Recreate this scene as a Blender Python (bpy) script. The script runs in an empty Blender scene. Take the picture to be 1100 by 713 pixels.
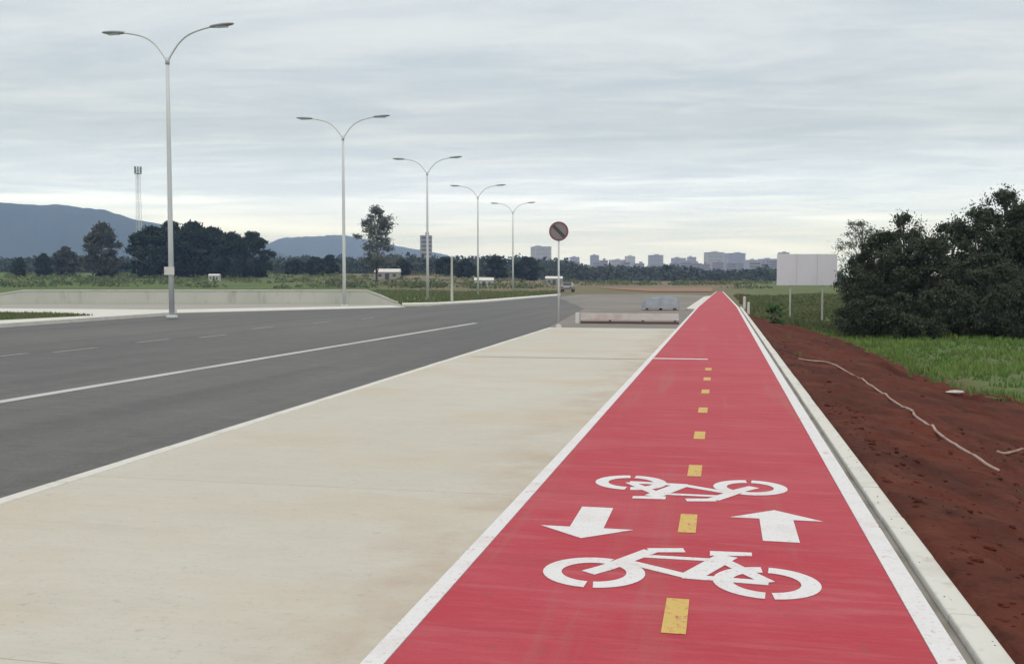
import bpy, math, random
from mathutils import Vector, Matrix, noise as mnoise
random.seed(11)
R = math.radians
scn = bpy.context.scene
COL = scn.collection

# ------------------------------------------------------------------ camera
EYE = 1.6
FPX = 1060.0
PITCH = math.atan((356.5 - 301.5) / FPX)
YAW = math.atan(225.0 / FPX)
cam = bpy.data.cameras.new('camera')
cam.sensor_width = 36.0
cam.lens = FPX / 1100.0 * 36.0
cam.clip_start = 0.05
cam.clip_end = 40000
camo = bpy.data.objects.new('camera', cam)
COL.objects.link(camo)
camo.location = (0, 0, EYE)
camo.rotation_euler = (math.pi / 2 - PITCH, 0, YAW)
scn.camera = camo
CR = Matrix.Rotation(YAW, 3, 'Z') @ Matrix.Rotation(math.pi / 2 - PITCH, 3, 'X')
FWD = Vector((-math.sin(YAW), math.cos(YAW), 0))
RGT = Vector((math.cos(YAW), math.sin(YAW), 0))


def ray(px, py):
    return CR @ Vector((px - 550.0, -(py - 356.5), -FPX))


def at(px, py, z=0.0):
    """world point on the level z that the photo shows at this place"""
    d = ray(px, py)
    t = (z - EYE) / d.z
    return Vector((d.x * t, d.y * t, z))


def sstep(a, b, x):
    t = max(0.0, min(1.0, (x - a) / (b - a)))
    return t * t * (3 - 2 * t)


def fbm(x, y, z=0.0, o=4):
    return mnoise.fractal(Vector((x, y, z)), 0.6, 2.0, o)


ROADZ = -0.12


def terr(x, y):
    """height of the land"""
    r = math.hypot(x, y)
    z = -0.17
    # falls away to the right of the cycle path
    if x > 1.2:
        d = 0.62 * sstep(1.2, 6.0, x) * (1 - sstep(50, 110, y))
        if x < 14:
            d += 0.10 * math.sin((x - 1.2) * 0.5) * sstep(2.0, 5.0, x)
        z = -0.17 + 0.10 * (1 - sstep(1.2, 2.0, x)) - d
    # open fields rise a little far away, more on the left
    if r > 170 and y > -0.2 * abs(x):
        c = x * RGT.x + y * RGT.y
        f = x * FWD.x + y * FWD.y
        px = 550 + FPX * c / max(f, 1.0) if f > 1 else -2000
        w = 0.0102 * (1 - sstep(430, 640, px)) + 0.0026 * sstep(430, 640, px)
        z += w * min(r, 1200) * sstep(200, 420, r)
    if r > 60:
        z += 0.25 * fbm(x * 0.01, y * 0.01) * sstep(200, 500, r)
    return z


def gplace(px, depth):
    """ground point at a depth (metres along the view) and a bearing"""
    p = FWD * depth + RGT * ((px - 550.0) / FPX * depth)
    return Vector((p.x, p.y, terr(p.x, p.y)))


def zat(py, depth):
    return EYE + (301.5 - py) / FPX * depth


# ------------------------------------------------------------------ materials
def new_mat(name):
    m = bpy.data.materials.new(name)
    m.use_nodes = True
    nt = m.node_tree
    b = nt.nodes['Principled BSDF']
    return m, nt, b


def N(nt, t, **kw):
    n = nt.nodes.new(t)
    for k, v in kw.items():
        setattr(n, k, v)
    return n


def mixrgb(nt, fac, a, b, mode='MIX'):
    n = N(nt, 'ShaderNodeMix', data_type='RGBA', blend_type=mode)
    n.clamp_factor = True
    for s, v in ((n.inputs[0], fac), (n.inputs[6], a), (n.inputs[7], b)):
        if isinstance(v, (int, float)):
            s.default_value = v
        elif isinstance(v, tuple):
            s.default_value = (v[0], v[1], v[2], 1)
        else:
            nt.links.new(v, s)
    return n.outputs[2]


def noise_fac(nt, scale, lo=0.35, hi=0.65, detail=5, stretch=(1, 1, 1), rough=0.6, coord='Object'):
    tc = N(nt, 'ShaderNodeTexCoord')
    mp = N(nt, 'ShaderNodeMapping')
    mp.inputs['Scale'].default_value = stretch
    nt.links.new(tc.outputs[coord], mp.inputs['Vector'])
    no = N(nt, 'ShaderNodeTexNoise')
    no.inputs['Scale'].default_value = scale
    no.inputs['Detail'].default_value = detail
    no.inputs['Roughness'].default_value = rough
    nt.links.new(mp.outputs[0], no.inputs['Vector'])
    mr = N(nt, 'ShaderNodeMapRange')
    mr.inputs['From Min'].default_value = lo
    mr.inputs['From Max'].default_value = hi
    nt.links.new(no.outputs['Fac'], mr.inputs['Value'])
    return mr.outputs[0]


def bump(nt, b, scale, strength, dist=0.01, detail=4, stretch=(1, 1, 1)):
    f = noise_fac(nt, scale, 0, 1, detail, stretch)
    bp = N(nt, 'ShaderNodeBump')
    bp.inputs['Strength'].default_value = strength
    bp.inputs['Distance'].default_value = dist
    nt.links.new(f, bp.inputs['Height'])
    nt.links.new(bp.outputs[0], b.inputs['Normal'])


def layered(name, base, layers, rough=0.8, bmp=None, metal=0.0, spec=0.5):
    """base colour plus layers of (colour, scale, lo, hi, amount, stretch)"""
    m, nt, b = new_mat(name)
    c = base
    for (col, sc, lo, hi, amt, st) in layers:
        f = noise_fac(nt, sc, lo, hi, 5, st)
        mu = N(nt, 'ShaderNodeMath', operation='MULTIPLY')
        nt.links.new(f, mu.inputs[0])
        mu.inputs[1].default_value = amt
        c = mixrgb(nt, mu.outputs[0], c, col)
    if isinstance(c, tuple):
        b.inputs['Base Color'].default_value = (*c, 1)
    else:
        nt.links.new(c, b.inputs['Base Color'])
    b.inputs['Roughness'].default_value = rough
    b.inputs['Metallic'].default_value = metal
    b.inputs['Specular IOR Level'].default_value = spec
    if bmp:
        bump(nt, b, *bmp)
    return m


I3 = (1, 1, 1)
M = {}
M['asphalt'] = layered('asphalt', (0.088, 0.088, 0.089), [
    ((0.135, 0.131, 0.126), 0.16, 0.38, 0.66, 0.75, (1, 0.3, 1)),
    ((0.060, 0.060, 0.062), 0.5, 0.45, 0.7, 0.6, (1.6, 0.08, 1)),
    ((0.15, 0.145, 0.135), 2.2, 0.52, 0.72, 0.45, (0.5, 1, 1)),
    ((0.055, 0.055, 0.056), 5.5, 0.52, 0.70, 0.5, (0.4, 1.2, 1)),
    ((0.20, 0.195, 0.185), 24, 0.56, 0.70, 0.45, I3),
    ((0.04, 0.04, 0.04), 17, 0.58, 0.70, 0.45, I3),
    ((0.17, 0.165, 0.155), 60, 0.55, 0.75, 0.5, I3),
    ((0.05, 0.05, 0.05), 95, 0.55, 0.75, 0.5, I3)], 0.82, (70, 0.5, 0.01))
M['dusty_asphalt'] = layered('dusty_asphalt', (0.17, 0.16, 0.145), [
    ((0.24, 0.20, 0.17), 0.12, 0.4, 0.65, 0.8, (1, 0.5, 1)),
    ((0.12, 0.12, 0.115), 0.4, 0.5, 0.7, 0.6, (1, 0.3, 1)),
    ((0.27, 0.26, 0.24), 50, 0.55, 0.75, 0.4, I3)], 0.85, (60, 0.4, 0.01))
M['apron'] = layered('apron', (0.32, 0.31, 0.28), [
    ((0.22, 0.235, 0.20), 0.03, 0.4, 0.65, 0.8, I3),
    ((0.33, 0.30, 0.27), 0.09, 0.5, 0.7, 0.7, (1, 0.4, 1))], 0.85, (30, 0.3, 0.01))


def concrete_walk():
    m, nt, b = new_mat('concrete_walk')
    c = (0.485, 0.455, 0.39)
    tc = N(nt, 'ShaderNodeTexCoord')
    # each poured bay has its own tone
    sp = N(nt, 'ShaderNodeSeparateXYZ')
    nt.links.new(tc.outputs['Object'], sp.inputs[0])
    dv = N(nt, 'ShaderNodeMath', operation='DIVIDE'); dv.inputs[1].default_value = 3.6
    nt.links.new(sp.outputs['Y'], dv.inputs[0])
    fl = N(nt, 'ShaderNodeMath', operation='FLOOR'); nt.links.new(dv.outputs[0], fl.inputs[0])
    wn = N(nt, 'ShaderNodeTexWhiteNoise', noise_dimensions='1D'); nt.links.new(fl.outputs[0], wn.inputs['W'])
    mu = N(nt, 'ShaderNodeMath', operation='MULTIPLY'); mu.inputs[1].default_value = 0.25
    nt.links.new(wn.outputs['Value'], mu.inputs[0])
    c = mixrgb(nt, mu.outputs[0], c, (0.44, 0.43, 0.38))
    for (col, sc, lo, hi, amt, st) in [
            ((0.52, 0.51, 0.46), 0.35, 0.45, 0.7, 0.7, (1, 0.5, 1)),
            ((0.48, 0.39, 0.29), 0.40, 0.48, 0.68, 0.65, (0.7, 1.5, 1)),
            ((0.40, 0.30, 0.22), 1.1, 0.60, 0.78, 0.35, (0.6, 1.8, 1)),
            ((0.42, 0.42, 0.38), 16, 0.5, 0.72, 0.5, (0.3, 2.2, 1)),
            ((0.40, 0.39, 0.34), 2.2, 0.5, 0.75, 0.35, (0.5, 1.4, 1)),
            ((0.55, 0.54, 0.49), 7, 0.5, 0.8, 0.35, (0.5, 2, 1)),
            ((0.30, 0.28, 0.24), 38, 0.58, 0.72, 0.5, I3),
            ((0.30, 0.27, 0.22), 9, 0.64, 0.70, 0.35, I3)]:
        f = noise_fac(nt, sc, lo, hi, 6, st)
        k = N(nt, 'ShaderNodeMath', operation='MULTIPLY'); k.inputs[1].default_value = amt
        nt.links.new(f, k.inputs[0])
        c = mixrgb(nt, k.outputs[0], c, col)
    # soil washed against the white edge line
    wx = N(nt, 'ShaderNodeMapRange', interpolation_type='SMOOTHSTEP')
    wx.inputs['From Min'].default_value = -2.5; wx.inputs['From Max'].default_value = -1.4
    wx.inputs['To Max'].default_value = 0.55
    nt.links.new(sp.outputs['X'], wx.inputs['Value'])
    k2 = N(nt, 'ShaderNodeMath', operation='MULTIPLY')
    nt.links.new(wx.outputs[0], k2.inputs[0]); nt.links.new(noise_fac(nt, 1.6, 0.4, 0.68, 6, (1, 0.8, 1)), k2.inputs[1])
    c = mixrgb(nt, k2.outputs[0], c, (0.36, 0.24, 0.16))
    nt.links.new(c, b.inputs['Base Color'])
    b.inputs['Roughness'].default_value = 0.85
    bump(nt, b, 45, 0.35, 0.006, 6, (1, 1.6, 1))
    return m


M['walk'] = concrete_walk()
M['kerb'] = layered('kerb_concrete', (0.60, 0.59, 0.55), [
    ((0.40, 0.38, 0.34), 1.5, 0.5, 0.75, 0.6, I3),
    ((0.33, 0.30, 0.26), 9, 0.55, 0.75, 0.5, I3)], 0.8, (40, 0.4, 0.01))
M['wall'] = layered('wall_concrete', (0.50, 0.49, 0.44), [
    ((0.42, 0.43, 0.38), .25, .4, .65, .7, (1, 1, .6)),
    ((0.24, 0.22, 0.18), 1.2, .55, .75, .6, (1, 1, .25))], 0.85)
M['channel'] = layered('channel_concrete', (0.25, 0.235, 0.21), [
    ((0.11, 0.085, 0.065), 3, 0.45, 0.7, 0.8, (1, 0.5, 1)),
    ((0.30, 0.29, 0.26), 14, 0.55, 0.75, 0.5, I3)], 0.9, (40, 0.5, 0.01))
M['red_paint'] = layered('red_paint', (0.40, 0.030, 0.050), [
    ((0.43, 0.065, 0.088), 0.6, 0.42, 0.7, 0.8, (0.8, 1.6, 1)),
    ((0.34, 0.034, 0.046), 1.3, 0.5, 0.75, 0.7, (0.25, 2.2, 1)),
    ((0.44, 0.14, 0.15), 3.5, 0.52, 0.78, 0.6, (0.3, 2.5, 1)),
    ((0.50, 0.08, 0.10), 14, 0.48, 0.75, 0.5, (0.25, 2, 1)),
    ((0.26, 0.045, 0.05), 42, 0.56, 0.72, 0.55, I3),
    ((0.24, 0.07, 0.055), 6, 0.62, 0.70, 0.4, (1.5, .7, 1)),
    ((0.33, 0.13, 0.11), 0.9, 0.56, 0.72, 0.5, (3, .12, 1))], 0.68, (45, 0.6, 0.008), 0, 0.3)
M['white_paint'] = layered('white_paint', (0.66, 0.66, 0.67), [
    ((0.55, 0.47, 0.46), 3, 0.5, 0.75, 0.55, I3),
    ((0.50, 0.24, 0.25), 38, 0.56, 0.70, 0.55, I3),
    ((0.42, 0.14, 0.15), 9, 0.63, 0.70, 0.6, I3)], 0.65, (45, 0.5, 0.008))
M['road_white'] = layered('road_white', (0.47, 0.47, 0.46), [
    ((0.28, 0.28, 0.27), 1.2, 0.48, 0.72, 0.7, (1, 0.4, 1)),
    ((0.16, 0.16, 0.16), 35, 0.56, 0.7, 0.7, I3)], 0.7)
M['yellow_paint'] = layered('yellow_paint', (0.56, 0.39, 0.10), [
    ((0.50, 0.36, 0.10), 6, 0.45, 0.7, 0.7, I3),
    ((0.45, 0.12, 0.08), 30, 0.53, 0.66, 0.75, I3),
    ((0.40, 0.05, 0.06), 12, 0.59, 0.64, 0.8, I3)], 0.65, (45, 0.5, 0.008))
M['dirt'] = layered('red_earth', (0.105, 0.027, 0.016), [
    ((0.045, 0.015, 0.010), 0.6, 0.4, 0.65, 0.8, I3),
    ((0.15, 0.055, 0.034), 1.7, 0.5, 0.75, 0.6, I3),
    ((0.035, 0.014, 0.011), 7, 0.52, 0.72, 0.7, I3),
    ((0.17, 0.06, 0.038), 30, 0.6, 0.75, 0.6, I3)], 0.95, (16, 0.8, 0.05, 8), 0, 0.15)
M['galv'] = layered('galvanised_steel', (0.60, 0.62, 0.62), [
    ((0.50, 0.52, 0.53), 3, 0.4, 0.7, 0.6, (1, 1, 0.3))], 0.6, None, 0.0)
M['lum'] = layered('lamp_housing', (0.30, 0.32, 0.33), [((0.22, 0.23, 0.24), 5, 0.4, 0.7, 0.6, I3)], 0.5, None, 0.3)
M['lens'] = layered('lamp_glass', (0.45, 0.47, 0.48), [], 0.2)
M['panel'] = layered('pale_board', (0.66, 0.65, 0.70), [
    ((0.58, 0.57, 0.60), 1.3, 0.45, 0.7, 0.6, (1, 1, 0.4)),
    ((0.70, 0.69, 0.72), 3, 0.5, 0.7, 0.5, (2, 2, 0.5))], 0.65)
M['post'] = layered('weathered_post', (0.45, 0.46, 0.40), [((0.32, 0.33, 0.28), 4, 0.4, 0.7, 0.7, (1, 1, 0.3))], 0.8)
M['sign_face'] = layered('grey_sign_face', (0.21, 0.19, 0.20), [((0.15, 0.13, 0.14), 4, 0.4, 0.7, 0.6, I3)], 0.6)
M['sign_ring'] = layered('dull_red_ring', (0.20, 0.075, 0.085), [((0.14, 0.05, 0.06), 5, 0.4, 0.7, 0.6, I3)], 0.6)
M['sign_bar'] = layered('dark_sign_bar', (0.06, 0.05, 0.055), [], 0.6)
M['tarp'] = layered('tarpaulin', (0.20, 0.225, 0.26), [((0.27, 0.28, 0.32), 2, 0.4, 0.7, 0.7, I3)], 0.5, (6, 0.6, 0.05))
M['timber'] = layered('brown_timber', (0.13, 0.07, 0.055), [((0.08, 0.045, 0.035), 5, 0.4, 0.7, 0.7, (0.3, 1, 1))], 0.9)
M['rail'] = layered('faded_rail', (0.60, 0.54, 0.52), [((0.50, 0.34, 0.32), 2, 0.45, 0.7, 0.7, I3)], 0.8)
M['whitewash'] = layered('whitewash', (0.62, 0.61, 0.58), [((0.45, 0.42, 0.38), 4, 0.5, 0.7, 0.6, I3)], 0.8)
M['bark'] = layered('bark', (0.10, 0.085, 0.07), [((0.17, 0.155, 0.135), 4, 0.45, 0.7, 0.7, (1, 1, 0.3))], 0.95, (8, 0.6, 0.05))
M['pebble'] = layered('pale_stone', (0.48, 0.44, 0.40), [((0.30, 0.20, 0.16), 20, 0.5, 0.7, 0.7, I3)], 0.9)
M['hose'] = layered('pale_hose', (0.36, 0.27, 0.23), [((0.24, 0.11, 0.08), 3.5, 0.45, 0.62, 0.85, I3)], 0.7)
M['carpaint'] = layered('grey_car_paint', (0.24, 0.245, 0.25), [], 0.35, None, 0.3)
M['glass'] = layered('dark_glass', (0.03, 0.035, 0.04), [], 0.12)
M['tyre'] = layered('rubber', (0.02, 0.02, 0.02), [], 0.9)


def foliage(name, a, b2, c2, trans=0.25):
    m, nt, b = new_mat(name)
    at_ = N(nt, 'ShaderNodeAttribute', attribute_name='tone')
    c = mixrgb(nt, at_.outputs['Fac'], a, b2)
    f = noise_fac(nt, 1.3, 0.5, 0.75, 3)
    c = mixrgb(nt, f, c, c2)
    nt.links.new(c, b.inputs['Base Color'])
    b.inputs['Roughness'].default_value = 0.7
    b.inputs['Specular IOR Level'].default_value = 0.25
    tr = N(nt, 'ShaderNodeBsdfTranslucent')
    nt.links.new(c, tr.inputs['Color'])
    ms = N(nt, 'ShaderNodeMixShader')
    ms.inputs[0].default_value = trans
    nt.links.new(b.outputs[0], ms.inputs[1]); nt.links.new(tr.outputs[0], ms.inputs[2])
    nt.links.new(ms.outputs[0], nt.nodes['Material Output'].inputs['Surface'])
    return m


M['leaf_dark'] = foliage('leaf_dark', (0.020, 0.034, 0.020), (0.085, 0.105, 0.062), (0.060, 0.058, 0.042), 0.15)
M['leaf_far'] = foliage('leaf_far', (0.012, 0.028, 0.014), (0.030, 0.050, 0.024), (0.020, 0.034, 0.022), 0.06)
M['leaf_grey'] = foliage('leaf_grey', (0.055, 0.065, 0.050), (0.10, 0.11, 0.09), (0.07, 0.075, 0.06), 0.15)
M['leaf_pale'] = foliage('leaf_pale', (0.10, 0.12, 0.095), (0.18, 0.20, 0.16), (0.12, 0.13, 0.11), 0.2)
M['leaf_bright'] = foliage('leaf_bright', (0.03, 0.10, 0.03), (0.06, 0.16, 0.04), (0.05, 0.12, 0.04), 0.2)
M['blade'] = foliage('blade', (0.085, 0.18, 0.035), (0.18, 0.27, 0.07), (0.14, 0.16, 0.06), 0.25)
M['blade_field'] = foliage('blade_field', (0.08, 0.13, 0.05), (0.17, 0.19, 0.09), (0.14, 0.11, 0.06), 0.25)
M['wood_mass'] = foliage('wood_mass', (0.028, 0.045, 0.032), (0.05, 0.07, 0.045), (0.045, 0.05, 0.04), 0.1)


def ground_mat():
    m, nt, b = new_mat('ground_mat')
    a = N(nt, 'ShaderNodeAttribute', attribute_name='zone')
    sp = N(nt, 'ShaderNodeSeparateColor')
    nt.links.new(a.outputs['Color'], sp.inputs[0])
    g = mixrgb(nt, noise_fac(nt, 0.05, 0.4, 0.65, 6, (1, 1, 1)), (0.080, 0.15, 0.042), (0.13, 0.16, 0.065))
    g = mixrgb(nt, noise_fac(nt, 0.35, 0.5, 0.75, 6), g, (0.16, 0.13, 0.075))
    g = mixrgb(nt, noise_fac(nt, 6, 0.45, 0.75, 4), g, (0.05, 0.075, 0.028))
    d = mixrgb(nt, noise_fac(nt, 0.04, 0.4, 0.6, 6), (0.20, 0.165, 0.12), (0.15, 0.14, 0.085))
    d = mixrgb(nt, noise_fac(nt, 0.25, 0.5, 0.7, 5), d, (0.20, 0.11, 0.07))
    c = mixrgb(nt, sp.outputs[0], g, d)
    c = mixrgb(nt, sp.outputs[1], c, (0.085, 0.032, 0.022))
    nt.links.new(c, b.inputs['Base Color'])
    b.inputs['Roughness'].default_value = 0.95
    b.inputs['Specular IOR Level'].default_value = 0.1
    bump(nt, b, 5, 0.6, 0.06, 6)
    return m


M['ground'] = ground_mat()


def hill_mat():
    m, nt, b = new_mat('hill_mat')
    c = mixrgb(nt, noise_fac(nt, 0.004, 0.4, 0.65, 8), (0.014, 0.022, 0.024), (0.024, 0.034, 0.034))
    nt.links.new(c, b.inputs['Base Color'])
    b.inputs['Roughness'].default_value = 0.95
    b.inputs['Specular IOR Level'].default_value = 0.05
    return m


M['hill'] = hill_mat()


def facade(name, wall, win, sx=3.2, sz=3.0):
    """far apartment front: grid of dark openings"""
    m, nt, b = new_mat(name)
    f = noise_fac(nt, 0.15, 0.4, 0.65, 3)
    c = mixrgb(nt, f, wall, tuple(v * 0.85 for v in wall))
    nt.links.new(c, b.inputs['Base Color'])
    b.inputs['Roughness'].default_value = 0.8
    return m


WALLS = [facade('render_grey', (0.30, 0.29, 0.31), None), facade('render_lilac', (0.27, 0.25, 0.30), None),
         facade('render_cream', (0.36, 0.34, 0.31), None), facade('render_white', (0.46, 0.46, 0.45), None)]
M['window'] = layered('window_dark', (0.055, 0.06, 0.075), [], 0.3)
M['roof'] = layered('roof_tile', (0.20, 0.12, 0.09), [((0.14, 0.09, 0.07), 0.8, 0.4, 0.7, 0.7, I3)], 0.85)


# ------------------------------------------------------------------ mesh builder
class MB:
    def __init__(s):
        s.v, s.f, s.t = [], [], None

    def add(s, vs, fs):
        o = len(s.v)
        s.v += [tuple(p) for p in vs]
        s.f += [tuple(i + o for i in f) for f in fs]
        return s

    def box(s, c, size, rz=0.0, taper=1.0):
        hx, hy, hz = size[0] / 2, size[1] / 2, size[2] / 2
        ca, sa = math.cos(rz), math.sin(rz)
        vs = []
        for z, k in ((-hz, 1.0), (hz, taper)):
            for x, y in ((-hx, -hy), (hx, -hy), (hx, hy), (-hx, hy)):
                x *= k; y *= k
                vs.append((c[0] + x * ca - y * sa, c[1] + x * sa + y * ca, c[2] + z))
        return s.add(vs, [(0, 3, 2, 1), (4, 5, 6, 7), (0, 1, 5, 4), (1, 2, 6, 5), (2, 3, 7, 6), (3, 0, 4, 7)])

    def tube(s, pts, rad, n=10, cap=True):
        pts = [Vector(p) for p in pts]
        rs = rad if isinstance(rad, (list, tuple)) else [rad] * len(pts)
        vs, fs = [], []
        up = Vector((0, 0, 1))
        prev = None
        for i, p in enumerate(pts):
            d = (pts[min(i + 1, len(pts) - 1)] - pts[max(i - 1, 0)]).normalized()
            if prev is None:
                a = d.cross(up)
                if a.length < 1e-3:
                    a = d.cross(Vector((0, 1, 0)))
                a.normalize()
            else:
                a = (prev - d * prev.dot(d)).normalized()
            prev = a
            b = d.cross(a)
            for k in range(n):
                t = 2 * math.pi * k / n
                vs.append(p + (a * math.cos(t) + b * math.sin(t)) * rs[i])
        for i in range(len(pts) - 1):
            for k in range(n):
                k2 = (k + 1) % n
                fs.append((i * n + k, i * n + k2, (i + 1) * n + k2, (i + 1) * n + k))
        if cap:
            fs.append(tuple(range(n - 1, -1, -1)))
            fs.append(tuple((len(pts) - 1) * n + k for k in range(n)))
        return s.add(vs, fs)

    def prism(s, poly, z0, z1):
        n = len(poly)
        a = sum(poly[i][0] * poly[(i + 1) % n][1] - poly[(i + 1) % n][0] * poly[i][1] for i in range(n))
        if a < 0:
            poly = poly[::-1]
        vs = [(p[0], p[1], z0) for p in poly] + [(p[0], p[1], z1) for p in poly]
        fs = [tuple(range(n - 1, -1, -1)), tuple(range(n, 2 * n))]
        for i in range(n):
            j = (i + 1) % n
            fs.append((i, j, n + j, n + i))
        return s.add(vs, fs)

    def build(s, name, mat, parent=None, smooth=False, tones=None, bevel=0):
        me = bpy.data.meshes.new(name)
        me.from_pydata(s.v, [], s.f)
        me.materials.append(mat)
        if smooth:
            me.polygons.foreach_set('use_smooth', [True] * len(me.polygons))
        if tones is not None:
            at_ = me.attributes.new('tone', 'FLOAT', 'FACE')
            at_.data.foreach_set('value', tones)
        me.update()
        o = bpy.data.objects.new(name, me)
        COL.objects.link(o)
        if parent:
            o.parent = parent
        if bevel:
            md = o.modifiers.new('bevel', 'BEVEL')
            md.width = bevel; md.segments = 2; md.limit_method = 'ANGLE'
        return o


def tag(o, label=None, cat=None, group=None, kind=None):
    if label: o['label'] = label
    if cat: o['category'] = cat
    if group: o['group'] = group
    if kind: o['kind'] = kind
    return o


def thing(name, label, cat, loc=(0, 0, 0), rz=0.0, group=None):
    o = bpy.data.objects.new(name, None)
    o.empty_display_size = 0.3
    COL.objects.link(o)
    o.location = loc
    o.rotation_euler = (0, 0, rz)
    return tag(o, label, cat, group)


def copy_tree(o, parent=None):
    c = o.copy()
    COL.objects.link(c)
    c.parent = parent
    for ch in [x for x in COL.objects if x.parent == o]:
        copy_tree(ch, c)
    return c


def sheet(name, pts, z, mat, thick=None):
    poly = [(p[0], p[1]) for p in pts]
    mb = MB()
    if thick:
        mb.prism(poly, z - thick, z)
    else:
        n = len(poly)
        a = sum(poly[i][0] * poly[(i + 1) % n][1] - poly[(i + 1) % n][0] * poly[i][1] for i in range(n))
        if a < 0:
            poly = poly[::-1]
        mb.add([(p[0], p[1], z) for p in poly], [tuple(range(n))])
    return mb.build(name, mat)


# ------------------------------------------------------------------ ground sheet
def build_ground():
    angs = []
    a = -180.0
    base = math.degrees(YAW)
    while a < 180:
        angs.append(a)
        a += 0.6 if abs(a) < 40 else 5.0
    rads = [0.0, 1.0, 2.0]
    while rads[-1] < 7400:
        rads.append(rads[-1] * 1.055 + 0.02)
    vs = [(0, 0, -0.17)]
    cols = []
    n = len(angs)
    for r in rads[1:]:
        for a in angs:
            t = math.radians(90 + base - a)
            x, y = r * math.cos(t), r * math.sin(t)
            vs.append((x, y, terr(x, y)))
    fs = []
    for k in range(n):
        fs.append((0, 1 + (k + 1) % n, 1 + k))
    for i in range(len(rads) - 2):
        o = 1 + i * n
        for k in range(n):
            k2 = (k + 1) % n
            fs.append((o + k, o + k2, o + n + k2, o + n + k))
    me = bpy.data.meshes.new('ground')
    me.from_pydata(vs, [], fs)
    me.materials.append(M['ground'])
    at_ = me.attributes.new('zone', 'FLOAT_COLOR', 'POINT')
    for i, (x, y, z) in enumerate(vs):
        r = math.hypot(x, y)
        f = x * FWD.x + y * FWD.y
        c = x * RGT.x + y * RGT.y
        px = 550 + FPX * c / f if f > 1 else 0
        # the middle distance is drier and more trodden than the left field
        dry = sstep(300, 520, px) * (1 - 0.75 * sstep(770, 830, px)) * 0.8
        dry += 0.5 * sstep(220, 420, r) * sstep(150, 420, px) * (1 - sstep(770, 830, px))
        red = (1 - sstep(48, 70, r)) * sstep(-2, 0.5, x) * (1 - sstep(4.5, 6.5, x)) * 0.9
        at_.data[i].color = (min(1, dry), red, 0, 1)
    me.polygons.foreach_set('use_smooth', [True] * len(me.polygons))
    me.update()
    o = bpy.data.objects.new('ground', me)
    COL.objects.link(o)
    tag(o, kind='structure')


build_ground()

# ------------------------------------------------------------------ roads, walk, path
rk0, rk1 = at(0, 537, ROADZ + .1), at(590, 352, ROADZ + .1)
kd = (rk1 - rk0)
k_near = rk0 - kd * 0.45
W_END = at(590, 352, -0.01).y          # the walk stops here at the cross street
PL, PR = -1.365, 0.90                    # red strip
PEND = 150.0

# asphalt of the avenue
far_L = [at(600, 316.5, ROADZ), at(515, 324.5, ROADZ), at(440, 330, ROADZ), at(184, 336.5, ROADZ), at(0, 350, ROADZ), at(-260, 369, ROADZ)]
n0 = Vector((k_near.x, -14, 0))
poly = [Vector((k_near.x - 0.05, k_near.y)), Vector((rk1.x + 0.0, rk1.y)), Vector((-5.6, 60)), at(618, 315.5, ROADZ)] + [Vector((p.x, p.y)) for p in far_L] + [Vector((far_L[-1].x, -14)), Vector((k_near.x, -14))]
tag(sheet('road', poly, ROADZ, M['asphalt']), kind='structure')
# dusty cross street beyond the walk
cs = [Vector((-5.9, W_END - 1.5)), Vector((PL - .14, W_END - 1.5)), Vector((PL - .14, 120)), at(700, 316.0, ROADZ), at(625, 316.0, ROADZ), at(598, 319, ROADZ), Vector((-8.2, 60))]
tag(sheet('cross_street', cs, ROADZ + 0.004, M['dusty_asphalt']), kind='structure')
# wide pale apron of the junction on the far side
ap = [at(-120, 322, ROADZ), at(0, 316, ROADZ), at(26, 311.3, ROADZ), at(392, 311.3, ROADZ), at(412, 317, ROADZ), at(436, 330.2, ROADZ), at(184, 336.7, ROADZ), at(90, 341, ROADZ), at(-160, 347, ROADZ)]
tag(sheet('apron', ap, ROADZ + 0.004, M['apron']), kind='structure')
st = [at(190, 332.5, ROADZ), at(420, 328.2, ROADZ), at(434, 330.0, ROADZ), at(190, 336.0, ROADZ)]
tag(sheet('apron_edge_strip', st, ROADZ + 0.009, M['kerb']), kind='structure')

# low concrete wall closing the junction apron, sloping down at both ends
WD = 74.0


def wpt(px, d=WD):
    p = FWD * d + RGT * ((px - 550) / FPX * d)
    return (p.x, p.y)


wh = EYE + (301.5 - 311.3) / FPX * WD - ROADZ
wl = thing('low_wall', 'long low grey concrete wall with sloping ends across the avenue behind the lamps', 'wall', (0, 0, ROADZ))
wpx = [-46, 26, 72, 118, 164, 210, 256, 302, 348, 394, 428]
whs = [.30] + [wh] * 9 + [.12]
for i in range(len(wpx) - 1):
    a, b = wpt(wpx[i] + .12), wpt(wpx[i + 1] - .12)
    a2, b2 = wpt(wpx[i] + .12, WD + .3), wpt(wpx[i + 1] - .12, WD + .3)
    ha, hb = whs[i] - .08, whs[i + 1] - .08
    MB().add([(*a, -.1), (*b, -.1), (*b2, -.1), (*a2, -.1), (*a, ha), (*b, hb), (*b2, hb), (*a2, ha)],
             [(0, 3, 2, 1), (4, 5, 6, 7), (0, 1, 5, 4), (1, 2, 6, 5), (2, 3, 7, 6), (3, 0, 4, 7)]).build('panel', M['wall'], wl)
    a, b = wpt(wpx[i], WD - .05), wpt(wpx[i + 1], WD - .05)
    a2, b2 = wpt(wpx[i], WD + .35), wpt(wpx[i + 1], WD + .35)
    MB().add([(*a, ha + .002), (*b, hb + .002), (*b2, hb + .002), (*a2, ha + .002), (*a, ha + .08), (*b, hb + .08), (*b2, hb + .08), (*a2, ha + .08)],
             [(0, 3, 2, 1), (4, 5, 6, 7), (0, 1, 5, 4), (1, 2, 6, 5), (2, 3, 7, 6), (3, 0, 4, 7)]).build('coping', M['kerb'], wl)

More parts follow.
